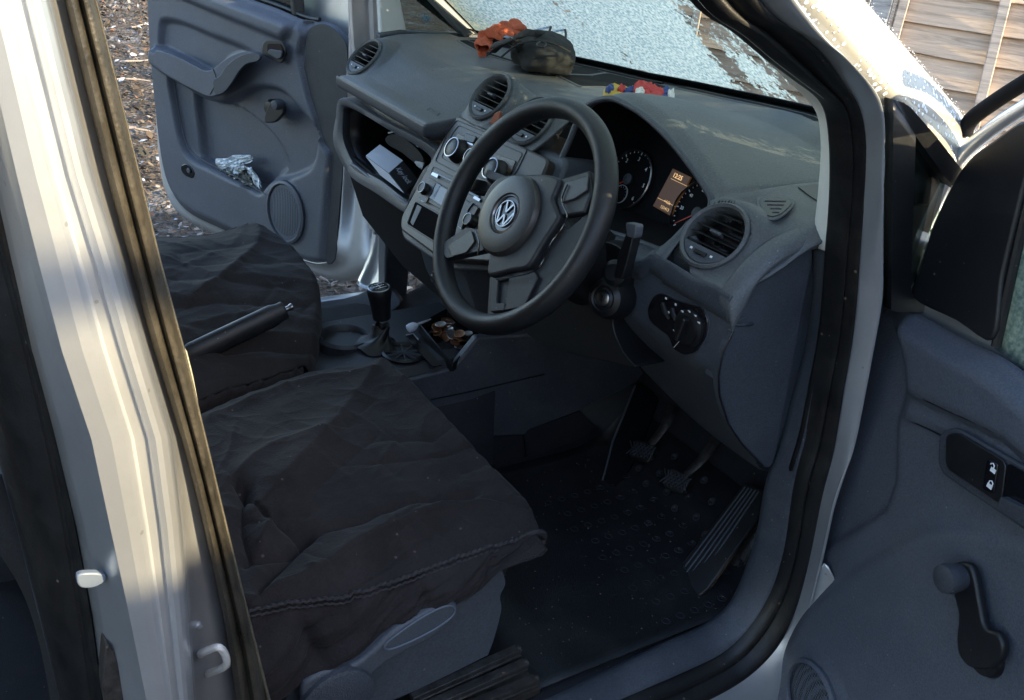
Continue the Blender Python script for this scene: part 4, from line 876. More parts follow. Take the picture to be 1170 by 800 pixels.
# hazard switch
hz_ = MB().slab(rnd_poly([at(x, y, 'x', .165) for x, y in ((567,131),(574,128),(572,138),(565,144),(561,142))], .002, 3), (-.004,0,.003)).build('hazard_switch', mat('hazard_red', (.36,.10,.05), .3, var=.2), cs, bevel=.001)
# console lower stack down to the tunnel
MB().slab([(.06,.085,.80),(.06,-.115,.80),(.10,-.125,.68),(.16,-.13,.60),(.16,.10,.60),(.10,.095,.70)], (.10,0,0)).build('lower_stack', 'lower', cs, bevel=.006)
lk = at(498,316,'x',.055); MB().lathe(lk, (-.9,0,.3), [(.012,0),(.013,.003),(.009,.006),(.008,.003)], 24, cap=False).build('socket_ring', 'chrome', cs)
# fascia between console and steering column
rows = []
for y, x, zt_, zb_ in ((-.115,.125,.985,.80),(-.15,.14,.99,.80),(-.20,.155,.965,.80),(-.26,.16,.945,.80),(-.37,.16,.935,.80),(-.48,.155,.935,.80)):
    rows.append([np.array([x+.02,y,zt_]), np.array([x,y,zt_-.03]), np.array([x,y,.87]), np.array([x+.02,y,zb_]), np.array([x+.08,y,.74])])
MB().grid(rows).build('column_fascia', 'lower', dash, sub=1, solid=.003, soff=0)
# ---- knee panel with light switches, end cap
kp = [(722,299),(746,311),(790,337),(836,364),(842,372),(836,385),(822,410),(818,430),(819,458),(826,486),(845,512),(868,538),(840,520),(800,486),(760,450),(716,402),(707,390),(704,368),(713,345),(717,325)]
KP = [at(x, y, 'x', .135+.0*0) for x, y in kp]
def kfold(p):
    z = p[2]; d = 0 if z > .84 else (.84-z)*.75; return z, d
def kp_at(px, py, off=0):
    # the panel is vertical above z=.85 and slopes forward below it
    p = at(px, py, 'x', .137-off)
    if p[2] < .85: p = atp(px, py, np.array([.137-off,0,.85]), np.array([1,0,.8]))
    return p
rows = []
for t in np.linspace(0, 1, 16):
    a = np.array(cr([np.array(q_, float) for q_ in ((718,297),(746,311),(790,337),(838,366))], 6)); L = resamp(a, 24)[int(round(t*15*23/15))] if False else None
Lt = resamp(cr([np.array(q_, float) for q_ in ((714,292),(746,311),(790,337),(840,368))], 6), 24)
Lb = resamp(cr([np.array(q_, float) for q_ in ((712,398),(740,430),(790,480),(834,516),(872,544))], 6), 24)
Lm = resamp(cr([np.array(q_, float) for q_ in ((702,368),(740,388),(780,420),(818,432))], 6), 24)
for t in np.linspace(0, 1, 18):
    r = []
    for a, m_, b in zip(Lt, Lm, Lb):
        q_ = (1-t)*(1-2*t)*a + 4*t*(1-t)*m_ + t*(2*t-1)*b if False else ((a*(1-2*t)+m_*2*t) if t < .5 else (m_*(2-2*t)+b*(2*t-1)))
        r.append(kp_at(*q_))
    rows.append(r)
first = [p+np.array([.03,0,.004]) for p in rows[0]]
MB().grid([first]+rows+[[p+np.array([.07,0,.012]) for p in rows[-1]]]).build('knee_panel', 'lower', dash, sub=1, solid=.003, soff=0)
ls = empty('light_switch', kp_at(785,375)); ls.parent = van
lsn = np.array([-1.,0,0]); 
so = rnd_poly([kp_at(x, y, .003) for x, y in ((757,334),(775,343),(790,347),(804,351),(811,366),(808,385),(797,402),(783,406),(770,398),(766,384),(756,377),(743,366),(741,352),(748,338))], .008, 4)
MB().slab(so, lsn*.003).build('switch_plate', 'gloss', ls, bevel=.0012)
MB().tube(so, .0012, 6, closed=True, up=(1,0,0)).build('plate_edge', 'lower', ls)
kc = kp_at(788,375,.006)
MB().lathe(kc, lsn, [(.0275,0),(.027,.004),(.022,.006),(.0215,.010),(.004,.011)], 40).build('dial', 'black', ls)
uk = np.array([0,-.30,-.95]); uk = np.array([0, .17, -.98]); wk = np.cross(lsn, uk)
MB().slab([kc+lsn*.009+uk*a+wk*b for a, b in rnd_poly([(-.019,-.0032),(.019,-.0032),(.019,.0032),(-.019,.0032)], .003)], lsn*.011).build('grip', 'black', ls, bevel=.002)
m = MB()
for x, y in ((780,356),(788,356),(795,361),(799,369),(775,372),(771,378),(780,385)):
    c = kp_at(x, y, .0125); m.box(c, (.0006,.0028,.0024)); m.box(c+np.array([0,.0028,0]), (.0006,.0012,.0012))
m.tube([kp_at(770,397,.0075), kp_at(777,389,.0105)], .0005, 4)
for x, y in ((761,341),(772,348),(764,357)): m.box(kp_at(x, y, .0075), (.0006,.0035,.003))
m.build('symbols', 'white', ls)
for a_, b_ in (((757,347),(765,365)), ((768,353),(774,368))):
    c0, c1 = kp_at(*a_, .007), kp_at(*b_, .007); MB().tube([c0, (c0+c1)/2+lsn*.002, c1], .0042, 8).build('roller', 'black', ls)
# end cap of the dashboard facing the door
def ec(px, py, y=-.705): return at(px, py, 'y', y)
cap = [ec(*q_) for q_ in ((926,284),(905,290),(878,306),(860,326),(848,352),(838,376),(826,402),(821,430),(822,452),(832,484),(848,508),(872,533),(884,528),(892,490),(904,430),(918,350),(928,300))]
MB().slab(cr(cap, 4, True), (0,.012,0)).build('end_cap', 'lower', dash, bevel=.004, seg=3)
for off, rr_ in ((0,.0012),):
    MB().tube([ec(x, y, -.7065) for x, y in ((838,378),(826,402),(821,430),(822,452),(832,484),(848,508),(872,533))], .0016, 6, up=(0,1,0)).build('groove', 'black', dash)
# moulded shoulder between pad edge and end cap
sh0 = [(941,262),(925,266),(900,276),(878,290),(858,309),(843,328),(833,345),(832,362),(838,368)]; sh1 = [(943,283),(928,286),(904,294),(882,308),(864,328),(852,352),(842,371),(838,378),(836,380)]
A = [ec(x, y, -.700) for x, y in sh0]; B = [ec(x, y, -.712) for x, y in sh1]
rows = [[a+np.array([0,.02,.002]), a, a*.7+b*.3+np.array([-.002,-.004,0]), a*.3+b*.7+np.array([-.002,-.004,-.0]), b, b+np.array([.004,.012,-.002])] for a, b in zip(cr(A, 4), cr(B, 4))]
MB().grid(rows).build('shoulder', 'dash', dash, sub=1, solid=.002, soff=0)
MB().slab([(.14,-.695,.95),(.14,-.695,.84),(.30,-.695,.66),(.36,-.695,.66),(.36,-.695,1.03),(.25,-.695,1.01)], (0,.02,0)).build('end_wall', 'lower', dash)

# ---- steering wheel on its real plane
W0 = np.array([0,-.37,.98]); WT = R(26.44); wn_ = np.array([-math.cos(WT),0,math.sin(WT)]); wu, wv, _ = frame(wn_)
sw_ = empty('steering_wheel', W0); sw_.parent = van
wp = lambda zx, zy, o=0: atp(480+zx/2.6667, 90+zy/2.6667, W0+wn_*o, wn_)
rows = []
RM, rr_ = .1715, .0158
for a in np.linspace(0, 2*math.pi, 96, endpoint=False):
    d_ = wu*math.cos(a)+wv*math.sin(a); k = 1.0+.10*math.exp(-((math.sin(a)-.45)/.16)**2)*(abs(math.cos(a)) > .3)
    rows.append([W0+d_*(RM+rr_*math.cos(b)*k)+wn_*rr_*math.sin(b)*1.12 for b in np.linspace(0, 2*math.pi, 16, endpoint=False)])
MB().grid(rows, cu=True, cv=True).build('rim', 'rimrub', sw_)
hc = wp(278,420,.012)
# airbag cover
pad = [(262,312),(300,303),(345,303),(395,302),(430,309),(447,322),(434,360),(428,380),(440,410),(446,432),(425,470),(395,515),(352,583),(300,596),(232,610),(228,575),(232,535),(205,505),(196,470),(200,420),(215,370),(238,332)]
MB().slab([wp(x, y, .000) for x, y in cr([np.array(q_, float) for q_ in pad], 4, True)], wn_*.016).build('airbag_cover', 'hub', sw_, bevel=.006, seg=4)
MB().lathe(hc-wn_*.004, wn_, [(.063,-.004),(.064,.010),(.060,.016),(.050,.0185),(.0325,.0185),(.0305,.015)], 56, cap=False).build('hub_ring', 'spoke', sw_)
MB().lathe(hc-wn_*.004, wn_, [(.0315,.012),(.0305,.0165),(.0280,.0175),(.0268,.0150)], 48, cap=False).build('emblem_ring', 'chrome', sw_)
MB().lathe(hc-wn_*.004, wn_, [(.0275,.010),(.0275,.0145),(.001,.0150)], 40, cap=False).build('emblem_back', 'gloss', sw_)
em = MB(); hl = R(20); eu = wu*math.cos(hl)+wv*math.sin(hl)*-1; eu = wu; evv = wv
def bar(a, b, w, mb_):
    a = np.array(a, float)*.0205; b = np.array(b, float)*.0205; d_ = b-a; d_ /= np.linalg.norm(d_); q_ = np.array([-d_[1], d_[0]])*w/2
    mb_.slab([hc+wn_*.0112+eu*p[0]+evv*p[1] for p in (a-q_, b-q_, b+q_, a+q_)], wn_*.0022)
em.lathe(hc+wn_*.0105, wn_, [(.0212,0),(.0212,.003),(.0192,.003),(.019,0)], 40, cap=False, u=wu)
for a, b in (((-.40,.86),(0,.10)),((.40,.86),(0,.10)),((-.90,.36),(-.40,-.86)),((-.40,-.86),(0,-.06)),((0,-.06),(.40,-.86)),((.40,-.86),(.90,.36))): bar(a, b, .0036, em)
em.build('emblem', 'chrome', sw_, bevel=.0004)
def spoke(pts, o0, h, m, name='spoke', bev=.004): MB().slab([wp(x, y, o0) for x, y in rnd_poly(pts, 6, 4)], wn_*h).build(name, m, sw_, bevel=bev, seg=3)
spoke([(448,316),(536,290),(546,352),(520,420),(446,430),(430,372)], -.004, .014, 'hub'); spoke([(450,322),(524,300),(520,345),(480,372),(440,384),(436,365)], .006, .007, 'spoke')
spoke([(160,462),(205,470),(214,532),(100,556),(72,520)], -.004, .014, 'hub'); spoke([(96,514),(166,466),(176,500),(150,534),(106,546)], .006, .007, 'spoke')
spoke([(448,430),(470,470),(530,420),(545,470),(450,640),(330,715),(225,730),(232,612),(354,585)], -.010, .014, 'hub')
for pts in ([(234,612),(252,609),(246,690),(272,688),(270,712),(226,716)], [(252,609),(300,597),(300,612),(250,624)], [(284,600),(356,586),(372,610),(330,700),(268,712),(276,690)]): spoke(pts, .000, .009, 'hub', 'spoke_cover', .002)
spoke([(250,624),(286,612),(276,690),(246,692)], -.002, .004, 'gloss', 'spoke_window', .001)
for L in (cr([np.array(q_, float) for q_ in ((450,322),(432,372),(448,428),(400,500),(352,584),(232,611))], 5), cr([np.array(q_, float) for q_ in ((168,462),(180,500),(176,536))], 5)):
    MB().tube([wp(x, y, .0150) for x, y in L], .0011, 6).build('seam', 'gloss', sw_)
# column shroud, stalks, ignition
W1 = W0-wn_*.02; W2 = W0-wn_*.16
rows = []
for t in np.linspace(0, 1, 6):
    c = W1*(1-t)+W2*t; w_, h_ = .055+.02*t, .045+.02*t
    rows.append([c+wu*(w_*math.copysign(abs(math.cos(a))**.6, math.cos(a)))+wv*(h_*math.copysign(abs(math.sin(a))**.6, math.sin(a))-.02) for a in np.linspace(0, 2*math.pi, 32, endpoint=False)])
o_ = MB().grid(rows, cu=True); o_.f.append(tuple(range(32))[::-1]); o_.m.append(0); o_.build('steering_column', 'black', van)
ig = at(689,341,'x',.085); ign = np.array([-.93,-.30,.2])
MB().lathe(ig-ign*.02, ign, [(.034,-.02),(.033,.0),(.028,.016),(.020,.021),(.016,.019)], 36, cap=False).build('ignition_surround', 'black', van)
igo = empty('ignition_lock', ig); igo.parent = van
MB().lathe(ig-ign*.02, ign, [(.017,.015),(.017,.020),(.0135,.0225),(.0125,.021)], 32, cap=False).build('lock_ring', 'black', igo)
MB().lathe(ig-ign*.02, ign, [(.0115,.015),(.0115,.0215),(.010,.0225),(.001,.0225)], 28, cap=False).build('barrel', 'chrome', igo)
iu, iv, _ = frame(ign); MB().box(ig-ign*.02+ign*.0228, (.0022,.010,.0008), np.stack([iu, iv, ign], 1)).build('keyhole', 'gloss', igo)
MB().slab([at(x, y, 'x', .125) for x, y in cr([np.array(q_, float) for q_ in ((600,290),(650,280),(690,276),(714,290),(718,325),(707,345),(700,372),(712,402),(726,420),(700,415),(640,400),(596,372))], 4, True)], (.10,0,0)).build('column_shroud', 'black', van, bevel=.01, seg=3)
# stalk behind the wheel (left side, seen through the rim) and right stalk
sl = empty('stalk', wp(210,335,-.04)); sl.parent = van
MB().slab([wp(x, y, -.045) for x, y in rnd_poly([(178,318),(236,330),(250,352),(236,362),(176,358)], 5, 4)], wn_*.026).build('stalk_body', 'black', sl, bevel=.004)
MB().slab([wp(x, y, -.03) for x, y in rnd_poly([(240,294),(298,316),(286,336),(232,318)], 4, 4)], wn_*.026).build('stalk_switch', 'lower', sl, bevel=.002)
m = MB()
for x, y in ((250,308),(262,312),(256,318),(270,322)): m.slab([wp(x+a, y+b, -.0035) for a, b in ((0,0),(5,2),(4,5),(-1,3))], wn_*.0004)
m.build('stalk_marks', 'dim', sl)
MB().tube([wp(178,338,-.035), wp(300,350,-.04)], [.010,.008], 12).build('stalk_arm', 'black', sl)
sr = empty('stalk', at(718,262,'x',.07)); sr.parent = van
MB().slab([at(x, y, 'x', .050) for x, y in rnd_poly([(714,254),(727,257),(725,273),(716,271)], 3, 4)], (.014,0,0)).build('stalk_tip', 'seatp', sr, bevel=.003, seg=3)
MB().slab([at(x, y, 'x', .062) for x, y in rnd_poly([(716,264),(724,267),(716,300),(710,320),(701,317),(706,290)], 3, 4)], (.016,0,0)).build('stalk_body', 'black', sr, bevel=.005, seg=3)
MB().lathe(at(704,312,'x',.075), (-.8,-.3,.3), [(.020,-.01),(.019,.006),(.012,.012),(.002,.012)], 24).build('stalk_boot', 'black', sr)
# ---- floor, footwell, tunnel
rows = []
for y in np.linspace(-.735, .72, 30):
    r = []
    for x, z in ((-1.0,.36),(-.55,.345),(-.2,.335),(.1,.33),(.36,.332),(.42,.345),(.50,.42),(.60,.56),(.66,.72),(.68,.9)): r.append(np.array([x, y, z]))
    rows.append(r)
MB().grid(rows).build('floor', 'carpet', van, sub=1, solid=.01, soff=0)
MB().slab([(-2.58,-.80,.40),(-2.58,.80,.40),(-.95,.80,.40),(-.95,-.80,.40)], (0,0,-.03)).build('load_floor', 'mat', van)
# dark kick panel inside the driver's door post
MB().slab([(.36,-.735,.36),(.64,-.735,.5),(.66,-.735,1.0),(.36,-.735,1.0)], (0,-.02,0)).build('kick_panel', 'sillp', van)
# tunnel: flat top with sides
rows = []
for x, zt_, hw in ((-.75,.52,.12),(-.40,.53,.12),(-.22,.56,.125),(-.10,.595,.128),(.10,.600,.128),(.155,.603,.13)):
    rows.append([np.array([x,-hw-.03,.33]), np.array([x,-hw-.006,zt_-.09]), np.array([x,-hw-.003,zt_-.08]), np.array([x,-hw,zt_-.012]), np.array([x,-hw+.012,zt_]), np.array([x,hw-.012,zt_]), np.array([x,hw,zt_-.012]), np.array([x,hw+.02,.33])])
M['tunnel'] = mat('tunnel_plastic', (.019,.021,.026), .5, bump=.6, bscale=450, var=.15, dust=.35, dscale=350)
MB().grid(rows).build('tunnel', 'tunnel', van, solid=.003, soff=0, bevel=.003)
# trim cheek beside the clutch: upper shelf piece and lower carpeted side
T = lambda x, y, yy=-.135: at(x, y, 'y', yy)
MB().slab([T(452,470),T(455,437),T(518,421),T(546,386),T(640,380),T(715,395),T(740,432),T(662,470),T(605,492),T(600,498),T(540,500)], (0,.02,0)).build('tunnel_cheek', 'sillp', van, bevel=.005, seg=3)
MB().tube([T(492,457,-.139),T(540,447,-.139),T(600,433,-.139),T(622,428,-.139)], .0012, 5).build('groove', 'black', van)
MB().slab([T(500,470,-.130),T(600,490,-.130),T(664,470,-.130),T(700,505,-.130),T(690,575,-.130),T(600,600,-.130),T(500,590,-.130)], (0,.02,0)).build('tunnel_side', 'carpet', van, bevel=.004)
MB().tube([T(598,492,-.133),T(603,540,-.133),T(608,600,-.133)], .0015, 5).build('groove', 'black', van)
P_ = [at(727,438,'z',.62), at(735,446,'z',.60), at(712,510,'z',.44), at(690,572,'z',.335), at(683,576,'z',.335), at(700,510,'z',.44)]
foot = [np.array(p) for p in (at(726,440,'x',.50), at(752,458,'x',.52), at(730,520,'x',.44), at(694,577,'x',.325), at(682,574,'x',.318), at(700,505,'x',.40))]
MB().slab(foot, (.02,.012,0)).build('foot_rest', 'matte', van, bevel=.003)
MB().tube([foot[0], foot[5], foot[4]], .0022, 6).build('edge_strip', 'seatp', van)
# pedals: rubber pad on a curved arm
def pedal(px, py, arm, rot, w=.052, h=.045):
    c = at(px, py, 'x', .41); o_ = empty('pedal', c); o_.parent = van
    n = np.array([-.80,-.05,.60]); u, v, n = frame(n); u2 = u*math.cos(rot)+v*math.sin(rot); v2 = np.cross(n, u2)
    pad = rnd_poly([c+u2*a+v2*b for a, b in ((-w/2,-h*.45),(w/2,-h*.5),(w*.56,h*.4),(-w*.5,h*.5))], .014, 5)
    MB().slab(pad, n*-.012).build('pedal_pad', 'rubber', o_, bevel=.003)
    m = MB()
    for k in np.linspace(-.42, .42, 6):
        m.box(c+n*.0015+u2*w*k, (.0018, h*.82, .003), np.stack([u2*.8+v2*.6, v2*.8-u2*.6, n], 1)); m.box(c+n*.0015+u2*w*k, (.0018, h*.75, .003), np.stack([u2*.8-v2*.6, v2*.8+u2*.6, n], 1))
    m.build('tread', 'doordark', o_)
    A = [c-n*.010]+[at(x, y, 'x', xx) for x, y, xx in arm]
    MB().tube(cr(A, 4), [.011]*(4*(len(A)-1)+1), 8, flat=.5).build('pedal_arm', 'dirty', o_, bevel=0)
pedal(733,515,[(752,497,.44),(763,480,.46),(768,465,.50)], .35)
pedal(772,549,[(795,532,.44),(810,515,.47),(822,495,.52)], .25)
ac_ = empty('pedal', at(785,672,'z',.345)); ac_.parent = van
AP = [at(850,552,'x',.475), at(874,560,'x',.475), at(868,590,'x',.44), at(808,672,'x',.305), at(788,690,'x',.285), at(766,660,'x',.300)]
an = np.cross(AP[1]-AP[0], AP[4]-AP[0]); an /= np.linalg.norm(an); an = an if an[2] > 0 else -an
MB().slab(rnd_poly(AP, .008, 3), -an*.010).build('pedal_pad', 'rubber', ac_, bevel=.003)
m = MB()
for t in (.18,.34,.5,.66,.82):
    a = AP[0]*(1-t)+AP[1]*t; b = AP[5]*(1-t)+AP[4]*t; m.tube([a*.97+b*.03+an*.001, b*.94+a*.06+an*.001], .0016, 5)
m.build('tread', 'seatp', ac_)
MB().slab(rnd_poly([at(x, y, 'x', .285) for x, y in ((762,664),(788,686),(792,712),(770,706),(756,684))], .005, 3), (.03,0,0)).build('pedal_base', 'rubber', ac_, bevel=.004)
MB().tube(cr([at(820,685,'x',.36), at(838,650,'x',.40), at(856,622,'x',.44), at(868,600,'x',.46)], 5), .016, 8, flat=.4).build('cable_duct', 'dirty', van)
MB().tube(cr([at(806,690,'x',.34), at(828,640,'x',.40), at(850,600,'x',.45)], 5), .006, 6).build('cable', 'dirty', van)
# ---- driver's rubber mat with round studs
mt = empty('floor_mat', (.15,-.44,.338)); tag(mt, 'black rubber mat with round studs on the driver floor, dusty', 'floor mat')
rows = []
for x, z in ((-.12,.340),(0,.340),(.15,.340),(.30,.340),(.36,.343),(.43,.362),(.50,.432)):
    rows.append([np.array([x, y, z+.004+(.006 if abs(y+.43) > .245 else 0)]) for y in np.linspace(-.695, -.165, 25)])
m = MB().grid(rows)
for i in range(9):
    for j in range(9):
        x = .20+i*.032+(j % 2)*.016; y = -.66+j*.045
        z = ip(x, (.30,.36,.43,.50), (.3452,.350,.372,.443)); n = np.array([-.15 if x > .33 else 0,0,1.]) if x < .4 else np.array([-.7,0,.7])
        m.lathe((x, y, z), n, [(.0085,0),(.008,.0022),(.0055,.0022),(.0050,.0010),(.001,.0010)], 14, cap=False, mi=1)
m.build('mat_sheet', ['mat', mat('lighter_studs', (.022,.024,.028), .4, var=.3)], mt, solid=.003, soff=-1)  # studs a little lighter and smoother than the sheet
gt_ = MB()
for _ in range(420):
    x, y = rnd.uniform(-.10,.42), rnd.uniform(-.69,-.20); z = ip(x, (.30,.36,.43), (.3455,.351,.374)); r = rnd.uniform(.0005,.0022); a = rnd.uniform(0, 6.3)
    u = np.array([math.cos(a), math.sin(a), .2])*r; v = np.array([-math.sin(a), math.cos(a), -.2])*r*rnd.uniform(.3,1); c = np.array([x, y, z+r*.6]); gt_.add([c-u, c+v, c+u, c-v, c+np.array([0,0,r*.7])], [(0,1,4),(1,2,4),(2,3,4),(3,0,4)])
tag(gt_.build('grit', mat('dry_grit', (.16,.13,.10), .9, var=.5, vscale=120), smooth=False, recalc=False), kind='stuff')
# ---- gear lever, gaiter, cup rings
gl_ = empty('gear_lever', (-.05,-.012,.60)); gl_.parent = van
ka, kb = at(433,330,'y',-.012), at(437,372,'y',-.012); gd = (ka-kb)/np.linalg.norm(ka-kb)
MB().lathe(ka-gd*.058, gd, [(.012,-.006),(.0175,-.004),(.0185,.012),(.020,.030),(.0225,.045),(.0235,.054),(.0215,.060),(.0195,.0605)], 32).build('knob', 'black', gl_)
MB().lathe(ka-gd*.0, gd, [(.0215,.001),(.0212,.0035),(.0195,.0042),(.0190,.0030)], 36, cap=False).build('knob_ring', 'chrome', gl_)
MB().lathe(ka, gd, [(.0192,.002),(.016,.0042),(.001,.0052)], 32, cap=False).build('knob_cap', 'gloss', gl_)
gu_, gv_, _ = frame(gd, (-1,0,.2)); m = MB(); c = ka+gd*.0062
m.tube([c-gu_*.009, c+gu_*.009], .0005, 4)
for s_ in (-1,0,1): m.tube([c+gu_*.009*s_-gv_*.006, c+gu_*.009*s_+gv_*.006], .0005, 4)
for i, t in enumerate(('1','3','5')): m.text(t, c+gu_*.009*(i-1)+gv_*.0095, gu_, gv_, .006)
for i, t in enumerate(('2','4','R')): m.text(t, c+gu_*.009*(i-1)-gv_*.0095, gu_, gv_, .006)
m.build('shift_pattern', 'white', gl_)
gz = kb-gd*.0
rows = []
for t in np.linspace(0, 1, 14):
    c = gz*(1-t)+np.array([-.055,-.02,.602])*t; r = .015+.003*t+.024*t**4
    rows.append([c+np.array([math.cos(a)*r*(1+.05*math.sin(5*a+t*6)), math.sin(a)*r*(1+.05*math.sin(5*a+t*6)), .003*math.sin(4*a+7*t)]) for a in np.linspace(0, 2*math.pi, 40, endpoint=False)])
MB().grid(rows, cu=True).build('gaiter', 'rubber', gl_, sub=1)
MB().tube([gz+np.array([-.018,0,.004]), gz+np.array([-.02,.004,-.03])], .003, 6).build('clip', 'steel', gl_)
ch = MB()
MB().lathe((-.10,.028,.598), (0,0,1), [(.050,-.02),(.052,.004),(.047,.010),(.042,.004),(.040,-.03)], 40, cap=False).build('cup_holder', 'tunnel', van)
MB().lathe((-.02,-.068,.598), (0,0,1), [(.040,0),(.042,.005),(.038,.008),(.036,.002)], 36, cap=False).build('cup_holder', 'black', van)
m = MB()
for a in np.linspace(0, math.pi, 5, endpoint=False): m.box((-.02,-.068,.602), (.068,.002,.004), np.array([[math.cos(a),-math.sin(a),0],[math.sin(a),math.cos(a),0],[0,0,1]]))
m.build('cup_insert', 'lower', van)
MB().slab([at(x, y, 'z', .604) for x, y in rnd_poly([(462,384),(470,382),(506,418),(494,420)], 3, 3)], (0,0,.002)).build('card_slot', 'gloss', van)
MB().tube([at(x, y, 'z', .607) for x, y in ((464,383),(472,381),(478,388))], .0012, 5).build('slot_mark', 'dim', van)
# tray of coins standing on the tunnel
tr = empty('coin_tray', at(510,385,'z',.61)); tr.parent = van
tc_ = [at(480,369,'z',.628), at(517,414,'z',.606), at(556,374,'z',.624), at(512,352,'z',.640)]
base = [p+np.array([0,0,-.020]) for p in tc_]
m = MB()
for a, b, c, d in zip(tc_, tc_[1:]+tc_[:1], base[1:]+base[:1], base): 
    n_ = np.cross(b-a, (0,0,1)); n_ /= np.linalg.norm(n_); m.slab([a, b, c, d], n_*.003)
m.build('tray_wall', 'black', tr, bevel=.001); MB().slab(base, (0,0,.002)).build('tray_base', 'void_black' if 'void_black' in M else 'gloss', tr)
def bil(u, v): return (base[0]*(1-u)*(1-v)+base[1]*u*(1-v)+base[2]*u*v+base[3]*(1-u)*v)
coins = []
for k in range(26):
    cu_ = rnd.random() < .5; r = rnd.choice([.0095,.0102,.0128,.011]); u, v = rnd.uniform(.16,.80), rnd.uniform(.22,.80)
    p = bil(u, v)+np.array([0,0,.004+.0011*k*.55]); n = np.array([rnd.gauss(0,.28), rnd.gauss(0,.28), 1.])
    o_ = MB().lathe(p, n, [(r*.97,-.0008),(r,-.0006),(r,.0006),(r*.95,.0009),(r*.88,.0006),(.001,.0006)], 24).build('coin', 'copper' if cu_ else 'coin')
    if cu_: lab = 'copper coin in the heap inside the small black tray by the gear lever'
    else: lab = 'silver coloured coin in the heap inside the small black tray by the gear lever'
    tag(o_, lab, 'coin', 'coins in the tray')
gt = at(468,375,'z',.618); gt2 = at(489,366,'z',.634); gax = gt2-gt
tb = empty('glue_tube', gt); tag(tb, 'small white plastic tube lying against the coin tray', 'tube')
MB().lathe(gt, gax, [(.004,-.006),(.008,-.004),(.009,.002),(.0085,.010),(.006,.014),(.003,.017)], 20).build('tube_body', 'card', tb)
MB().lathe(gt, gax, [(.0032,.016),(.002,.034),(.0008,.046)], 12).build('nozzle', 'grey', tb)
# ---- handbrake
hb_ = empty('handbrake', (-.40,0,.56)); hb_.parent = van
h0, h1 = at(212,408,'y',0), at(326,354,'y',0)
hd = (h1-h0); L_ = np.linalg.norm(hd); hd /= L_; hu, hv2, _ = frame(hd)
rows = []
for t in np.linspace(0, 1, 16):
    c = h0*(1-t)+h1*t; r = .0215 if t < .93 else .018; r *= (1.0 if t > .03 else .8)
    rows.append([c+hu*r*math.cos(a)*.8+hv2*r*math.sin(a)*1.0 for a in np.linspace(0, 2*math.pi, 20, endpoint=False)])
o_ = MB().grid(rows, cu=True); o_.f.append(tuple(range(20))[::-1]); o_.m.append(0); k_ = len(o_.v)-20; o_.f.append(tuple(range(k_, k_+20))); o_.m.append(0)
o_.build('grip', 'hub', hb_, bevel=.003)
MB().lathe(h1, hd, [(.005,-.002),(.005,.008),(.0065,.010),(.0065,.014),(.004,.015)], 16).build('release_button', 'chrome', hb_)
MB().slab([h0-hd*.02, h0+hd*.09+np.array([0,0,-.012]), h0+hd*.02+np.array([0,0,-.075]), h0+np.array([-.05,0,-.10])], (0,.03,0)).build('lever_base', 'black', hb_, bevel=.006)
MB().tube([h0+hv2*.016, h1-hd*.02+hv2*.0155], .0009, 5).build('seam', 'dim', hb_)

# ---- seats
def seat(x0, x1, y0, y1, yc, name='seat'):
    s = empty(name, (x0, yc, .34)); s.parent = van; w = y1-y0
    rows = []
    for i, x in enumerate(np.linspace(x0, x1, 14)):
        t = i/13; e = .015*(1-math.sin(min(1, (1-t)*6)*math.pi/2)); z1 = .625-.02*(1-t)-.02*sm(.85, 1, t)*0
        rows.append([np.array([x-0, y0+.0+e, .50]), np.array([x, y0+.005+e, z1-.03]), np.array([x, y0+.03+e, z1]), np.array([x, yc, z1-.018]), np.array([x, y1-.03-e, z1]), np.array([x, y1-.005-e, z1-.03]), np.array([x, y1-e, .50])])
    MB().grid(rows).build('cushion', 'cloth', s, sub=2, solid=.01, soff=-1)
    bk = []
    for z in np.linspace(.58, 1.22, 10):
        t = (z-.58)/.64; xc = x0-.02-.24*t; hw = w/2*(1-.10*t)
        bk.append([np.array([xc+.05*math.cos(a)*(1 if math.cos(a) > 0 else 1.1)+(.02 if abs(math.sin(a)) > .8 else 0), yc+hw*math.copysign(abs(math.sin(a))**.6, math.sin(a)), z]) for a in np.linspace(0, 2*math.pi, 28, endpoint=False)])
    b_ = MB().grid(bk, cu=True); k_ = len(b_.v)-28; b_.f.append(tuple(range(k_, k_+28))); b_.m.append(0); b_.build('backrest', 'cloth', s, sub=1)
    MB().slab(rnd_poly([(x0-.29,yc-.12,1.25),(x0-.29,yc+.12,1.25),(x0-.35,yc+.11,1.42),(x0-.35,yc-.11,1.42)], .04), (-.07,0,-.02)).build('headrest', 'cloth', s, bevel=.02, seg=3)
    return s
ds_ = seat(-.56, -.125, -.655, -.185, -.42); ps_ = seat(-.56, -.125, .08, .57, .325)
# moulded side valance, recline lever, runners (driver's seat)
val = [at(x, y, 'y', -.668) for x, y in ((330,790),(380,770),(430,745),(480,712),(540,672),(565,640),(578,664),(572,682),(573,700),(560,744),(548,754),(470,792),(425,812),(380,850),(330,860))]
MB().slab(cr(val, 4, True), (0,.045,0)).build('seat_valance', 'seatp', ds_, bevel=.006, seg=3)
lv = [at(x, y, 'y', -.70) for x, y in ((345,790),(352,778),(372,768),(398,763),(420,750),(450,722),(480,704),(505,692),(519,690),(524,696),(518,710),(490,732),(455,750),(430,768),(415,790),(412,815),(380,830),(350,815))]
MB().slab(cr(lv, 4, True), (0,.022,0)).build('recline_lever', 'seatp', ds_, bevel=.006, seg=4)
MB().tube([at(x, y, 'y', -.7015) for x, y in cr([np.array(q_, float) for q_ in ((440,737),(458,722),(485,704),(508,693),(519,694),(517,704),(495,720),(465,735),(445,742))], 4, True)], .0013, 6, closed=True, up=(0,1,0)).build('lever_rim', mat('pale_edge_plastic', (.12,.14,.17), .4), ds_)
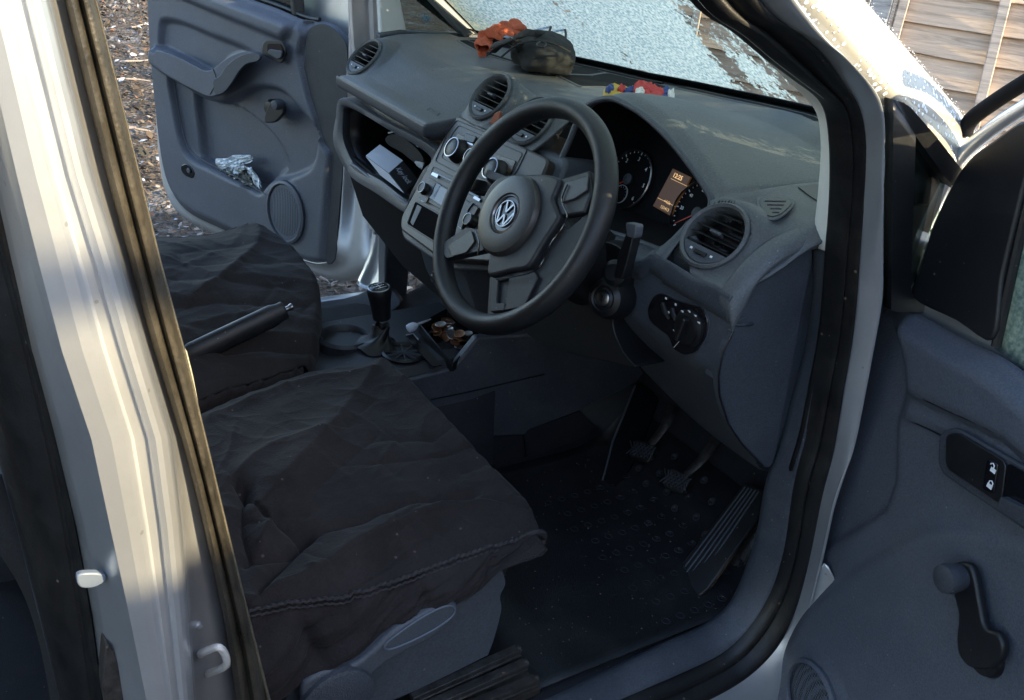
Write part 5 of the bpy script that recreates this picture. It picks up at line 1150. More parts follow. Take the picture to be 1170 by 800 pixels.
MB().lathe(at(385,800,'y',-.702), (0,-1,0), [(.050,-.006),(.049,.004),(.044,.007),(.01,.008)], 36).build('pivot_cover', 'lower', ds_)
MB().slab([(-.56,-.665,.50),(-.17,-.665,.50),(-.14,-.665,.60),(-.56,-.665,.60)], (0,.4,0)).build('seat_frame', 'black', ds_, bevel=.004)
MB().slab([(-.58,-.64,.34),(-.20,-.64,.34),(-.18,-.64,.52),(-.58,-.64,.52)], (0,.42,0)).build('seat_box', 'black', ds_, bevel=.01)
for i, (zz_, yy_) in enumerate(((.415,-.672),(.395,-.690),(.378,-.706))):
    e0 = at((592,600,612)[i], (742,758,776)[i], 'y', yy_); e1 = at((470,455,440)[i], (797,822,846)[i], 'y', yy_)
    ax_ = e0-e1; Lr = np.linalg.norm(ax_); ax_ /= Lr; n1 = np.array([0,-1.,0]); n2 = np.cross(ax_, n1)
    m = MB(); m.box((e0+e1)/2, (Lr, .014, .010), np.stack([ax_, n1, n2], 1)); m.box((e0+e1)/2+n1*.008+n2*.004, (Lr, .003, .004), np.stack([ax_, n1, n2], 1)); m.lathe(e0, ax_, [(.006,-.003),(.0065,.003),(.004,.005)], 10)
    m.build('seat_runner', 'dirty', ds_, bevel=.001)
MB().slab([(-.58,-.70,.345),(-.08,-.70,.345),(-.08,-.64,.345),(-.58,-.64,.345)], (0,0,.015)).build('runner_base', 'dirty', ds_, bevel=.003)
MB().slab([(-.58,.12,.34),(-.20,.12,.34),(-.18,.12,.56),(-.58,.12,.56)], (0,.42,0)).build('seat_box', 'black', ps_, bevel=.01)
# seat belt hanging behind the pillar
bt_ = cr([at(-20,540,'y',-.69), at(20,615,'y',-.69), at(55,675,'y',-.69), at(75,740,'y',-.69), at(88,820,'y',-.69)], 6)
MB().grid([[p+np.array([-.022,.0,.008]), p+np.array([.0,-.003,0]), p+np.array([.022,0,-.008])] for p in bt_]).build('seat_belt', 'strapc', van, solid=.0015, soff=0)

# ---- loose seat covers: draped black cloth with folds
def cover(name, label, L, Rr, nU, nV, creases, skirt, zfun, seed, front=None):
    """L/Rr: pixel polylines with z (left and right edges running back->front)."""
    Lp = resamp(cr([at(x, y, 'z', z) for x, y, z in L], 8), nU); Rp = resamp(cr([at(x, y, 'z', z) for x, y, z in Rr], 8), nU)
    G = np.zeros((nU, nV, 3))
    for j in range(nV):
        t = j/(nV-1); G[:, j] = Lp*(1-t)+Rp*t
    U_, V_ = np.meshgrid(np.linspace(0, 1, nU), np.linspace(0, 1, nV), indexing='ij')
    G[:, :, 2] += zfun(U_, V_)
    # pixel positions for crease lookup
    D = G-CAM; zz = D@FW; PXY = np.stack([585+F*(D@RT)/zz, 400-F*(D@UPV)/zz], -1).reshape(-1, 2)
    H = np.zeros(len(PXY))
    for pts, w, h, asym in creases:
        pts = cr([np.array(p, float) for p in pts], 5); d = seg_d(PXY, pts)
        # sign of the side
        best = np.full(len(PXY), 1e9); sg = np.zeros(len(PXY))
        for a, b in zip(pts[:-1], pts[1:]):
            ab = b-a; t = np.clip(((PXY-a)@ab)/(ab@ab+1e-9), 0, 1); dv = PXY-(a+t[:, None]*ab); dd_ = np.linalg.norm(dv, axis=1); c_ = ab[0]*dv[:, 1]-ab[1]*dv[:, 0]
            m_ = dd_ < best; best[m_] = dd_[m_]; sg[m_] = np.sign(c_[m_])
        ww = np.where(sg > 0, w*asym, w/asym); H += 1.5*h*np.exp(-np.abs(d/ww)**1.15)
    G[:, :, 2] += H.reshape(nU, nV)*.001
    for i in range(nU):
        for j in range(nV):
            p = G[i, j]; v = Vector((p[0]*9+seed, p[1]*9, p[2]*4)); n = noise.noise(v)
            v2 = Vector((p[0]*22+p[1]*10+seed, p[1]*26-p[0]*8, 0)); r2 = (1-abs(noise.noise(v2)))**6
            v3 = Vector((p[0]*60+seed, p[1]*50, 3)); v4 = Vector((p[0]*14+p[1]*5+seed, p[1]*5-p[0]*3, 7)); G[i, j, 2] += .007*n+.0012*(r2-.4)+.004*((1-abs(noise.noise(v4)))**5-.4)+.0006*noise.noise(v3)
    return G
rc = random.Random(5)
def fine(n, x0, x1, y0, y1, k=1.):
    out = []
    for _ in range(n):
        x, y = rc.uniform(x0, x1), rc.uniform(y0, y1); a = rc.choice([-.35,-.6,.25,.9,-1.1])+rc.gauss(0,.25); L_ = rc.uniform(18,70); b = rc.gauss(0,.35)
        out.append(([(x-L_*math.cos(a), y-L_*math.sin(a)*.7), (x, y+b*8), (x+L_*math.cos(a+b), y+L_*math.sin(a+b)*.7)], rc.uniform(2.2,5)*k, rc.choice([-1,-1,1])*rc.uniform(.8,2.6)*k, rc.choice([.7,1,1.5])))
    return out
zb = lambda U_, V_: .028*np.sin(np.pi*V_)**.7*(1-.2*U_)-.006
GL = [(170,505,.640),(235,470,.640),(300,445,.645),(365,425,.650),(412,419,.655),(436,416,.662)]
GR = [(190,745,.625),(245,715,.630),(285,701,.632),(330,690,.634),(400,674,.636),(470,652,.636),(530,632,.636),(575,617,.634),(612,604,.632)]
cre = [([(438,416),(405,455),(372,500),(330,545)], 22, 9, 1.4), ([(345,614),(415,597),(470,578),(540,572)], 7, -8, .8), ([(268,552),(302,587),(347,615)], 7, -13, .7), ([(262,548),(300,520),(345,505),(372,498)], 14, 8, 1.2),
       ([(280,642),(330,630),(350,615)], 6, -9, .9), ([(600,592),(520,577),(440,612),(350,668),(288,696)], 16, 15, 1.5), ([(350,616),(320,650),(296,688)], 6, -10, 1.1), ([(280,560),(276,600),(284,635)], 6, -9, 1.2),
       ([(436,418),(480,447),(524,487),(562,532),(596,578)], 10, 6, 1), ([(300,620),(310,590),(292,575)], 8, 9, 1), ([(240,480),(300,455),(365,436),(430,430)], 5, 5, 1), ([(430,640),(470,600),(540,575),(600,590)], 12, -7, 1.4)]
cre += fine(34, 250, 600, 440, 690)
G = cover('c', '', GL, GR, 190, 230, cre, None, zb, 3.1)
nU, nV, _ = G.shape
# front roll-over and side skirt
dc_ = tag(empty('seat_cover', (-.35,-.42,.63)), 'creased black cloth cover on the driver seat with a raised seam along its near edge', 'seat cover')
rowsM = [[G[i, j] for j in range(nV)] for i in range(nU)]
fr = []
for k, (dx, dz) in enumerate(((.006,-.004),(.014,-.012),(.020,-.028),(.018,-.060),(.008,-.095))):
    fr.append([G[-1, j]+np.array([dx*1.0, .0, dz-.004*noise.noise(Vector((G[-1, j][1]*25, k*.4, 0)))*k])*1.0+np.array([-.02*k*.25, .028*k*.25, .055*(k/4.)])*float(sm(.80, 1.0, j/(nV-1))) for j in range(nV)])
lf = []
MB().grid(rowsM+fr).build('cover_top', 'cloth', dc_, solid=.0025, soff=0, ang=180)
lrows = []
for i in range(nU):
    p = G[i, 0]; lrows.append([p, p+np.array([0,.008,-.006]), p+np.array([0,.014,-.03]), p+np.array([0,.012,-.09]), p+np.array([0,.006,-.13])])
MB().grid(lrows).build('inner_skirt', 'cloth', dc_, sub=1, solid=.0025, soff=0, ang=180)
# near skirt hangs from the seam down to the valance
sk0 = [G[i, -1] for i in range(nU)]
skp = [(170,850),(240,815),(300,803),(318,800),(330,792),(352,776),(398,758),(430,742),(455,722),(490,702),(520,690),(548,674),(566,655),(585,640),(604,628),(613,618)]
sk1 = resamp(cr([at(x, y, 'y', -.690) for x, y in skp], 6), nU)
srows = []
nk = 26
for i in range(nU):
    r = []
    for k in range(nk):
        t = k/(nk-1); p = sk0[i]*(1-t)+sk1[i]*t; u = i/(nU-1)
        bulge = .020*math.sin(math.pi*t)*(.6+.4*math.sin(u*9))
        ph = noise.noise(Vector((u*9+t*2.2, t*1.1, 5.)))*.026+noise.noise(Vector((u*24+t*7, t*2, 9.)))*.010
        ph += -.012*math.exp(-((u-.62-.04*t)/.018)**2)*math.sin(math.pi*min(1, t*1.3)) - .014*math.exp(-((u-.30-.10*t)/.022)**2)*math.sin(math.pi*t)-.012*math.exp(-((u-.86+.05*t)/.02)**2)*math.sin(math.pi*t)
        r.append(p+np.array([0, -(bulge+ph*math.sin(math.pi*min(1, t*1.0))**.7), .004*noise.noise(Vector((u*20, t*5, 1)))*math.sin(math.pi*t)]))
    srows.append(r)
MB().grid(srows).build('side_skirt', 'cloth', dc_, solid=.0025, soff=0, ang=180)
sm_ = [G[i, -1]+np.array([0,-.003,.003+.0012*math.sin(i*1.9)]) for i in range(nU)]
MB().tube(sm_, .0025, 8).build('seam', 'seam', dc_)
MB().tube([p+np.array([0,-.003,-.006]) for p in sm_], .0016, 6).build('seam', 'seam', dc_)
# puckered corner at the front
cpt = G[-1, -1]; MB().tube(cr([cpt+np.array(q_) for q_ in ((-.02,-.003,.004),(.004,-.002,.003),(.016,-.001,-.008),(.014,-.001,-.022),(.004,-.004,-.030))], 5), [.0045]*21, 10).build('seam', 'seam', dc_)
pk_ = at(437,416,'z',.662); 
# passenger cover
GL2 = [(60,292,.635),(120,279,.64),(184,271,.645),(225,267,.645),(262,264,.650),(284,263,.655)]
GR2 = [(120,500,.600),(190,470,.605),(240,452,.607),(285,438,.605),(320,426,.603),(346,414,.600)]
cre2 = [([(286,262),(270,285),(245,315),(228,330)], 9, 12, 1.3), ([(190,318),(245,322),(300,332)], 6, -6, 1), ([(200,290),(240,284),(275,280)], 6, -5, 1), ([(190,350),(250,345),(320,352)], 5, -7, 1.2),
        ([(215,372),(280,360),(330,372)], 7, 6, 1), ([(200,303),(250,304),(310,300)], 5, -4, 1), ([(250,402),(300,398),(345,398)], 7, -14, .8), ([(246,388),(300,386),(348,388)], 7, 10, 1)]
zb2 = lambda U_, V_: .042*np.sin(np.pi*np.clip(V_, 0, 1)**.9)**.7-.004
cre2 = [(a_, b_, c_*.75, d_) for a_, b_, c_, d_ in cre2]+fine(26, 180, 360, 280, 460, .9)
G2_ = cover('c', '', GL2, GR2, 130, 160, cre2, None, zb2, 8.3)
# bulge the front edge outward in the middle
nU2, nV2, _ = G2_.shape
for i in range(nU2):
    for j in range(nV2):
        u, v = i/(nU2-1), j/(nV2-1); G2_[i, j, 0] += .075*u**3*math.sin(math.pi*v)**.8
pcv = tag(empty('seat_cover', (-.35,.32,.63)), 'black cloth cover draped over the far passenger seat beyond the handbrake', 'seat cover')
fr2 = [[G2_[-1, j]+np.array([dx, 0, dz]) for j in range(nV2)] for dx, dz in ((.006,-.004),(.012,-.014),(.014,-.035),(.008,-.080),(.0,-.12))]
MB().grid([[G2_[i, j] for j in range(nV2)] for i in range(nU2)]+fr2).build('cover_top', 'cloth', pcv, solid=.0025, soff=0, ang=180)
rr2 = [[G2_[i, -1]+np.array([.0, -dy, dz-.006*noise.noise(Vector((i*.25, dz*30, 0)))]) for dy, dz in ((0,0),(.006,-.006),(.008,-.03),(.0,-.06),(-.008,-.09),(-.004,-.13))] for i in range(nU2)]
MB().grid(rr2).build('side_skirt', 'cloth', pcv, sub=1, solid=.0025, soff=0, ang=180)
MB().tube([at(x, y, 'y', .065) for x, y in cr([np.array(q_, float) for q_ in ((236,404),(265,402),(300,399),(326,393),(345,399))], 4)], .002, 6).build('seam', 'seam', pcv)
MB().tube([G2_[i, 0]+np.array([0,0,.002]) for i in range(nU2)], .003, 8).build('seam', 'seam', pcv)
# ================================================================== LOOSE THINGS
# pouch with straps and an orange cloth in the top tray
def blob(c, rx, ry, rz, seed, amp, rot=0, nu=48, nv=28, sq=.8, flat=.0):
    rows = []; ca, sa = math.cos(rot), math.sin(rot)
    for i in range(nv):
        ph = -math.pi/2+math.pi*i/(nv-1); r = []
        for j in range(nu):
            th = 2*math.pi*j/nu; cx = math.copysign(abs(math.cos(th))**sq, math.cos(th)); sy = math.copysign(abs(math.sin(th))**sq, math.sin(th)); cp = max(1e-4, math.cos(ph))**.7; sp_ = math.sin(ph)
            p = np.array([rx*cx*cp, ry*sy*cp, rz*(max(sp_, -.55))])
            n = noise.noise(Vector(tuple(p*22+seed)))*amp+(1-abs(noise.noise(Vector(tuple(p*40+seed*2)))))**5*amp*.9
            p = p*(1+n); r.append(np.array(c)+np.array([p[0]*ca-p[1]*sa, p[0]*sa+p[1]*ca, p[2]]))
        rows.append(r)
    return MB().grid(rows, cu=True)
bc = at(621,62,'z',1.098)
bag = tag(empty('pouch', bc-np.array([0,0,.03])), 'small dark grey cloth pouch with black straps lying on the dashboard top', 'pouch')
blob(bc, .066, .098, .044, 2.2, .10, rot=-.35).build('pouch_body', 'bagcloth', bag, sub=1, ang=180)
fl_ = cr([at(x, y, 'z', z) for x, y, z in ((572,66,1.10),(590,52,1.13),(610,47,1.145),(632,50,1.145),(652,60,1.125))], 5)
MB().tube(fl_, .0022, 6).build('piping', 'strapc', bag)
MB().grid([[p+np.array([.022,.012,-.004]), p+np.array([.010,.006,.004]), p, p+np.array([-.006,-.004,-.006])] for p in cr([at(x, y, 'z', z) for x, y, z in ((562,52,1.105),(580,46,1.13),(602,38,1.15),(620,40,1.14))], 5)]).build('strap', 'strapc', bag, solid=.003, soff=0)
MB().grid([[p+np.array([.02,.01,-.002]), p, p+np.array([-.014,-.008,-.006])] for p in cr([at(x, y, 'z', z) for x, y, z in ((560,60,1.09),(572,50,1.115),(588,46,1.13),(596,56,1.11))], 5)]).build('strap', 'strapc', bag, solid=.003, soff=0)
MB().tube(cr([at(x, y, 'z', 1.13) for x, y in ((627,40),(630,30),(637,26),(645,32),(646,44),(640,50))], 5), .0028, 8).build('loop', 'strapc', bag)
MB().box(at(588,45,'z',1.135), (.012,.02,.006)).build('buckle', 'gloss', bag, bevel=.001)
MB().tube([at(x, y, 'z', 1.15) for x, y in cr([np.array(q_, float) for q_ in ((613,52),(617,48),(624,50),(621,54))], 3, True)], .0018, 6, closed=True).build('zip_pull', 'strapc', bag)
oc = at(580,42,'z',1.095)
ocl = MB(); rows = []
pth = cr([at(x, y, 'z', z) for x, y, z in ((551,57,1.08),(556,44,1.095),(566,37,1.11),(580,34,1.115),(596,30,1.115),(612,29,1.11),(628,30,1.10))], 8)
for k, p in enumerate(pth):
    row = []
    for a in np.linspace(0, 2*math.pi, 28, endpoint=False):
        r = .017*(1+.35*math.sin(3*a+k*.7)+.25*noise.noise(Vector((a*1.5, k*.45, 0))))*(.75+.25*math.sin(k*.9)); row.append(p+np.array([math.cos(a)*r*1.2, math.sin(a)*r*.6, math.sin(a)*r*.9]))
    rows.append(row)
tag(ocl.grid(rows, cu=True).build('cloth', 'orange', sub=1, ang=180), 'crumpled orange cloth tucked behind the grey pouch on the dashboard', 'cloth')
# small printed cloth, red with blue, yellow and white patches
rp = tag(empty('printed_cloth', at(730,100,'z',1.10)), 'small folded red cloth with blue, yellow and white patches on the dashboard top', 'cloth')
def patch(pts, z, m, name, h=.012, bev=.004):
    P = cr([np.array(q_, float) for q_ in pts], 5, True); c = sum(P)/len(P); rows = []
    for k in (0,.25,.5,.75,.92,1.0,1.0):
        r = []
        for p in P:
            q_ = c+(p-c)*max(k, .01); w_ = on_dash(q_[0], q_[1]+ (0), .001) if False else at(q_[0], q_[1], 'z', z)
            zz_ = .007*noise.noise(Vector((q_[0]*.22, q_[1]*.5, z*9)))+.003*noise.noise(Vector((q_[0]*.6, q_[1]*.9, 3))); r.append(w_+np.array([0,0,zz_-(h if (k == 1.0 and len(rows) == 6) else .003*(k > .95))]))
        rows.append(r)
    MB().grid(rows, cu=True).build(name, m, rp, ang=180)
patch([(690,101),(696,97),(704,97),(714,98),(726,100),(740,106),(730,110),(700,107)], 1.112, 'yellow', 'yellow_patch', .02)
patch([(724,98),(731,91),(744,95),(756,100),(759,104),(750,110),(738,108),(728,103)], 1.124, 'redc', 'red_patch', .03)
patch([(748,105),(756,100),(764,101),(770,104),(769,113),(756,114)], 1.119, 'bluec', 'blue_patch', .025)
patch([(763,105),(767,101),(771,105),(770,114),(766,113)], 1.123, 'whitec', 'white_patch', .02)
patch([(692,99),(698,97),(702,99),(698,102)], 1.118, 'bluec', 'blue_patch', .01)
patch([(706,99),(711,97),(716,100),(711,103)], 1.118, 'redc', 'red_patch', .01)
patch([(714,102),(720,99),(726,102),(720,105)], 1.119, 'bluec', 'blue_patch', .01)
patch([(726,103),(732,100),(737,104),(731,107)], 1.127, 'whitec', 'white_patch', .008)
# box reading "Key lock", glasses case, papers in the glovebox
kb = tag(empty('cardboard_box', at(440,200,'x',.12)), 'small black and white cardboard box reading Key lock in the open glovebox', 'box')
A_, B_, C_, D_ = [at(x, y, 'x', xx) for x, y, xx in ((418,178,.135),(434,165,.185),(460,183,.175),(444,198,.125))]
D_ = A_+(C_-B_)
dn = at(450,207,'x',.120)-at(444,198,'x',.125); dn = np.array([.0,-.085,-.020])
top_ = [A_, B_, C_, D_]; bot_ = [p+dn for p in top_]
MB().slab([p+np.array([0,0,.0]) for p in top_], dn*.03).build('box_top', 'card', kb, bevel=.0006)
m = MB(); dn1 = dn*.035; m.slab([p+dn1 for p in top_], dn*.96); m.build('box_body', 'cardb', kb, bevel=.0008)
ff = (A_-D_); n_ = np.cross(ff, dn); n_ /= np.linalg.norm(n_); n_ = n_ if n_@(CAM-A_) > 0 else -n_
MB().slab([A_+n_*.0012+dn*.03, D_+n_*.0012+dn*.03, D_+dn*.99+n_*.0012, A_+dn*.99+n_*.0012], n_*.0004).build('box_front', 'card', kb)
MB().tube([A_*.62+B_*.38+np.array([0,0,.0006]), (A_*.62+B_*.38)*.0+(A_+B_+C_+D_)/4+(A_-D_)*.18+np.array([0,0,.0006])], .0005, 4).build('fold', 'dim', kb)
sn = np.cross(C_-D_, dn); sn /= np.linalg.norm(sn); sn = sn if sn@(CAM-D_) > 0 else -sn
ux = (C_-D_)/np.linalg.norm(C_-D_); 
cen = (D_+C_)/2+dn*.5+sn*.0012; 
tx = dn/np.linalg.norm(dn); ty = np.cross(sn, tx)
MB().text('Key lock', cen+sn*.0006, tx, ty, .0185, bold=True).build('box_text', 'grey', kb)
gc = at(462,166,'x',.21)
gcase = tag(empty('glasses_case', gc), 'soft black case leaning behind the cardboard box in the glovebox', 'case')
MB().slab([at(x, y, 'x', .20) for x, y in cr([np.array(q_, float) for q_ in ((440,158),(450,152),(462,158),(478,172),(484,184),(474,186),(458,174),(444,166))], 4, True)], (.03,0,-.01)).build('case_body', 'strapc', gcase, bevel=.006, seg=3)
MB().tube(cr([at(x, y, 'x', .195) for x, y in ((444,152),(456,150),(468,158),(478,168))], 5), .002, 6).build('zip', 'dim', gcase)
for pts, xx in (([(464,156),(474,160),(489,172),(484,182),(474,172)], .225), ([(474,184),(480,178),(485,186),(482,194),(474,188)], .19)):
    tag(MB().grid([[at(x, y, 'x', xx)+np.array([.004*noise.noise(Vector((x*.4, y*.4, 0))),0,0]) for x, y in (np.array(pts[0])*(1-u)*(1-v)+np.array(pts[2 if len(pts) < 5 else 2])*u*(1-v)*1.0+np.array(pts[3])*u*v+np.array(pts[4])*(1-u)*v for u in np.linspace(0, 1, 8))] for v in np.linspace(0, 1, 8)]).build('paper', 'grey', solid=.0006),
        'crumpled grey paper behind the black case in the glovebox' if xx > .2 else 'scrap of pale paper at the right end of the glovebox shelf', 'paper')
# plastic bag of bits in the passenger door pocket
pb = tag(empty('plastic_bag', pd.px(270,200,.03)), 'clear and white plastic bag of fixings in the passenger door pocket', 'bag')
def crumple(pts, n, off, amp, seed, m, name, rough=True):
    a, b, c, d = [np.array(p, float) for p in pts]; rows = []
    for i in range(n):
        v = i/(n-1); r = []
        for j in range(n):
            u = j/(n-1); q_ = a*(1-u)*(1-v)+b*u*(1-v)+c*u*v+d*(1-u)*v
            q_ = q_+np.array([noise.noise(Vector((u*3, v*3, seed)))*3, noise.noise(Vector((u*3, v*3, seed+9)))*3])
            r.append(pd.px(q_[0], q_[1], off+amp*noise.noise(Vector((u*4, v*4, seed+3)))+amp*.6*(1-abs(noise.noise(Vector((u*9, v*9, seed)))))**3))
        rows.append(r)
    MB().grid(rows).build(name, m, pb, solid=.0008, ang=25)
M['poly'] = mat('clear_polythene', (.62,.68,.72), .25, bump=1, bscale=120, spec=.7, var=.3, vscale=60)
M['polyd'] = mat('bag_contents', (.10,.11,.10), .3, bump=1, bscale=150, var=.9, vscale=90, dust=.8, dcol=(.6,.55,.4), dscale=150)
crumple([(246,182),(286,176),(290,184),(252,196)], 16, .012, .012, 1.3, 'poly', 'bag_mouth')
crumple([(256,190),(276,184),(284,200),(264,206)], 14, .010, .014, 4.3, 'poly', 'bag_neck')
crumple([(258,198),(280,192),(300,216),(276,210)], 16, .012, .016, 7.3, 'polyd', 'bag_contents')
crumple([(278,192),(286,190),(299,208),(298,218)], 12, .016, .014, 2.7, 'poly', 'bag_side')

# ================================================================== SURROUNDINGS
def litter_mat(name, cols, scale):
    m = bpy.data.materials.new(name); m.use_nodes = True; nt = m.node_tree; N = nt.nodes; L = nt.links; b = N['Principled BSDF']; b.inputs['Roughness'].default_value = .85
    g = N.new('ShaderNodeNewGeometry'); r = N.new('ShaderNodeValToRGB'); r.color_ramp.interpolation = 'CONSTANT'; e = r.color_ramp.elements
    while len(e) < len(cols): e.new(.5)
    for i, c in enumerate(cols): e[i].position = c[0]; e[i].color = (*c[1], 1)
    L.new(g.outputs['Random Per Island'], r.inputs[0]); L.new(r.outputs[0], b.inputs['Base Color']); return m
def ground_mat():
    m = mat('leafy_ground', (.045,.035,.027), .95); nt = m.node_tree; N = nt.nodes; L = nt.links; b = N['Principled BSDF']; tc = N.new('ShaderNodeTexCoord')
    v = N.new('ShaderNodeTexVoronoi'); v.inputs['Scale'].default_value = 38; L.new(tc.outputs['Object'], v.inputs['Vector'])
    v2 = N.new('ShaderNodeTexVoronoi'); v2.inputs['Scale'].default_value = 85; L.new(tc.outputs['Object'], v2.inputs['Vector'])
    r = N.new('ShaderNodeValToRGB'); e = r.color_ramp.elements; e[0].position = 0; e[0].color = (.02,.017,.014,1); e[1].position = 1; e[1].color = (.20,.165,.13,1); k = e.new(.5); k.color = (.07,.052,.038,1); k = e.new(.8); k.color = (.12,.09,.065,1)
    L.new(v.outputs['Color'], r.inputs[0]); n = N.new('ShaderNodeTexNoise'); n.inputs['Scale'].default_value = 3; n.inputs['Detail'].default_value = 8; L.new(tc.outputs['Object'], n.inputs['Vector'])
    fr_ = N.new('ShaderNodeMapRange'); fr_.inputs[1].default_value = .52; fr_.inputs[2].default_value = .66; fr_.inputs[4].default_value = .55; L.new(n.outputs['Fac'], fr_.inputs[0])
    mm = N.new('ShaderNodeMath'); mm.operation = 'MULTIPLY'; L.new(fr_.outputs[0], mm.inputs[0]); L.new(v2.outputs['Color'], mm.inputs[1])
    mx = N.new('ShaderNodeMix'); mx.data_type = 'RGBA'; L.new(mm.outputs[0], mx.inputs[0]); L.new(r.outputs[0], mx.inputs[6]); mx.inputs[7].default_value = (.42,.45,.5,1); L.new(mx.outputs[2], b.inputs['Base Color'])
    bp = N.new('ShaderNodeBump'); bp.inputs['Strength'].default_value = 1; bp.inputs['Distance'].default_value = .02; L.new(v.outputs['Distance'], bp.inputs['Height']); L.new(bp.outputs[0], b.inputs['Normal']); return m
gr = MB(); rows = []
for x in np.linspace(-60, 60, 61): rows.append([np.array([x, y, 0.0 if abs(x) < 12 and abs(y) < 12 else -.02]) for y in np.linspace(-60, 60, 61)])
tag(MB().grid(rows).build('ground', ground_mat()), kind='structure')
lm = litter_mat('leaf_litter', [(0,(.022,.016,.012)),(.25,(.05,.036,.025)),(.45,(.085,.062,.042)),(.64,(.14,.11,.078)),(.76,(.035,.032,.022)),(.87,(.19,.09,.045)),(.90,(.22,.20,.18)),(.96,(.38,.41,.46))], 1)
lt_ = MB(); V = []; Fc = []
zones = [((-.4,1.6,.95,3.2), 9000, .8), ((.0,3.0,3.0,9.0), 16000, 1.25), ((1.4,4.5,-.5,3.5), 1500, 1.2)]
for (xa, xb_, ya, yb_), cnt, sc_ in zones:
    for _ in range(cnt):
        x, y = rnd.uniform(xa, xb_), rnd.uniform(ya, yb_); L_ = rnd.uniform(.012,.042)*sc_; w_ = L_*rnd.uniform(.18,.7); a = rnd.uniform(0, 6.28); t1, t2 = rnd.gauss(0,.35), rnd.gauss(0,.35); z = rnd.uniform(.003,.022)
        u = np.array([math.cos(a), math.sin(a), t1])*L_/2; v = np.array([-math.sin(a), math.cos(a), t2])*w_/2; c = np.array([x, y, z+abs(u[2])+abs(v[2])]); k = len(V)
        V += [c-u, c-u*.3+v, c+u*.5+v*.8, c+u, c+u*.4-v*.9+(0,0,.15*w_), c-u*.4-v]; Fc += [(k, k+1, k+5), (k+1, k+2, k+4, k+5), (k+2, k+3, k+4)]
lt_.add(V, Fc); tag(lt_.build('leaf_litter', lm, smooth=False, recalc=False), kind='stuff')
# twigs lying in the litter
for k, (x, y, x2, y2) in enumerate(((128,91,172,93),(146,148,172,149),(136,72,178,66),(365,318,395,326),(150,30,172,26))):
    p, q_ = at(x, y, 'z', .03), at(x2, y2, 'z', .03); pts = [p*(1-t)+q_*t+np.array([noise.noise(Vector((t*3, k, 0)))*.03, 0, .01*math.sin(3*t+k)]) for t in np.linspace(0, 1, 9)]
    lab = ['long thin frosty twig on the ground left of the passenger door', 'short twig on the ground beside the lower part of the door pocket', 'curved pale twig on the ground near the top of the door', 'small stick on the ground under the passenger door near the sill', 'dark twig furthest away on the leafy ground'][k]
    tag(MB().tube(pts, [.008-.0005*i for i in range(9)], 7).build('twig', mat('twig_bark', (.22,.19,.17), .8, bump=.6, bscale=60, var=.4, vscale=30)), lab, 'twig', 'twigs on the ground')
# timber fence: overlapping horizontal boards, battens and a post
def wood(name, c, var=.3):
    m = mat(name, c, .8); nt = m.node_tree; N = nt.nodes; L = nt.links; b = N['Principled BSDF']; tc = N.new('ShaderNodeTexCoord')
    mp = N.new('ShaderNodeMapping'); mp.inputs['Scale'].default_value = (1.0,1.0,16); L.new(tc.outputs['Object'], mp.inputs[0])
    n = N.new('ShaderNodeTexNoise'); n.inputs['Scale'].default_value = 3.2; n.inputs['Detail'].default_value = 9; n.inputs['Roughness'].default_value = .7; n.inputs['Distortion'].default_value = .9; L.new(mp.outputs[0], n.inputs['Vector'])
    r = N.new('ShaderNodeValToRGB'); e = r.color_ramp.elements; e[0].position = .28; e[0].color = tuple(v*.42 for v in c)+(1,); e[1].position = .72; e[1].color = tuple(min(1, v*1.35) for v in c)+(1,); k = e.new(.5); k.color = (*c, 1)
    L.new(n.outputs['Fac'], r.inputs[0])
    g = N.new('ShaderNodeNewGeometry'); mr = N.new('ShaderNodeMapRange'); mr.inputs[3].default_value = .78; mr.inputs[4].default_value = 1.18; L.new(g.outputs['Random Per Island'], mr.inputs[0])
    # knots
    mk = N.new('ShaderNodeMapping'); mk.inputs['Scale'].default_value = (2.1,2.1,6.5); L.new(tc.outputs['Object'], mk.inputs[0]); v = N.new('ShaderNodeTexVoronoi'); v.inputs['Scale'].default_value = 1.25; L.new(mk.outputs[0], v.inputs['Vector'])
    kr = N.new('ShaderNodeValToRGB'); ke = kr.color_ramp.elements; ke[0].position = .0; ke[0].color = (.22,.14,.10,1); ke[1].position = .13; ke[1].color = (1,1,1,1); k2 = ke.new(.07); k2.color = (.32,.2,.14,1); L.new(v.outputs['Distance'], kr.inputs[0])
    mx = N.new('ShaderNodeMix'); mx.data_type = 'RGBA'; mx.blend_type = 'MULTIPLY'; mx.inputs[0].default_value = 1; L.new(r.outputs[0], mx.inputs[6]); L.new(mr.outputs[0], mx.inputs[7])
    m2 = N.new('ShaderNodeMix'); m2.data_type = 'RGBA'; m2.blend_type = 'MULTIPLY'; m2.inputs[0].default_value = 1; L.new(mx.outputs[2], m2.inputs[6]); L.new(kr.outputs[0], m2.inputs[7]); L.new(m2.outputs[2], b.inputs['Base Color'])
    bp = N.new('ShaderNodeBump'); bp.inputs['Strength'].default_value = .5; bp.inputs['Distance'].default_value = .004; L.new(n.outputs['Fac'], bp.inputs['Height']); L.new(bp.outputs[0], b.inputs['Normal']); return m
M['fence'] = wood('fence_boards', (.56,.43,.32)); M['batten'] = wood('fence_batten', (.50,.42,.35)); M['post'] = wood('fence_post', (.24,.25,.26))
FD = np.array([.55,-.835,0]); FD /= np.linalg.norm(FD); FN = np.array([-FD[1]*-1, 0, 0]); FN = np.array([-.835,-.55,0]); FN /= np.linalg.norm(FN)
FO = at(1004,20,'x',3.0); FO[2] = 0                        # foot of the post seen beside the frosted pillar
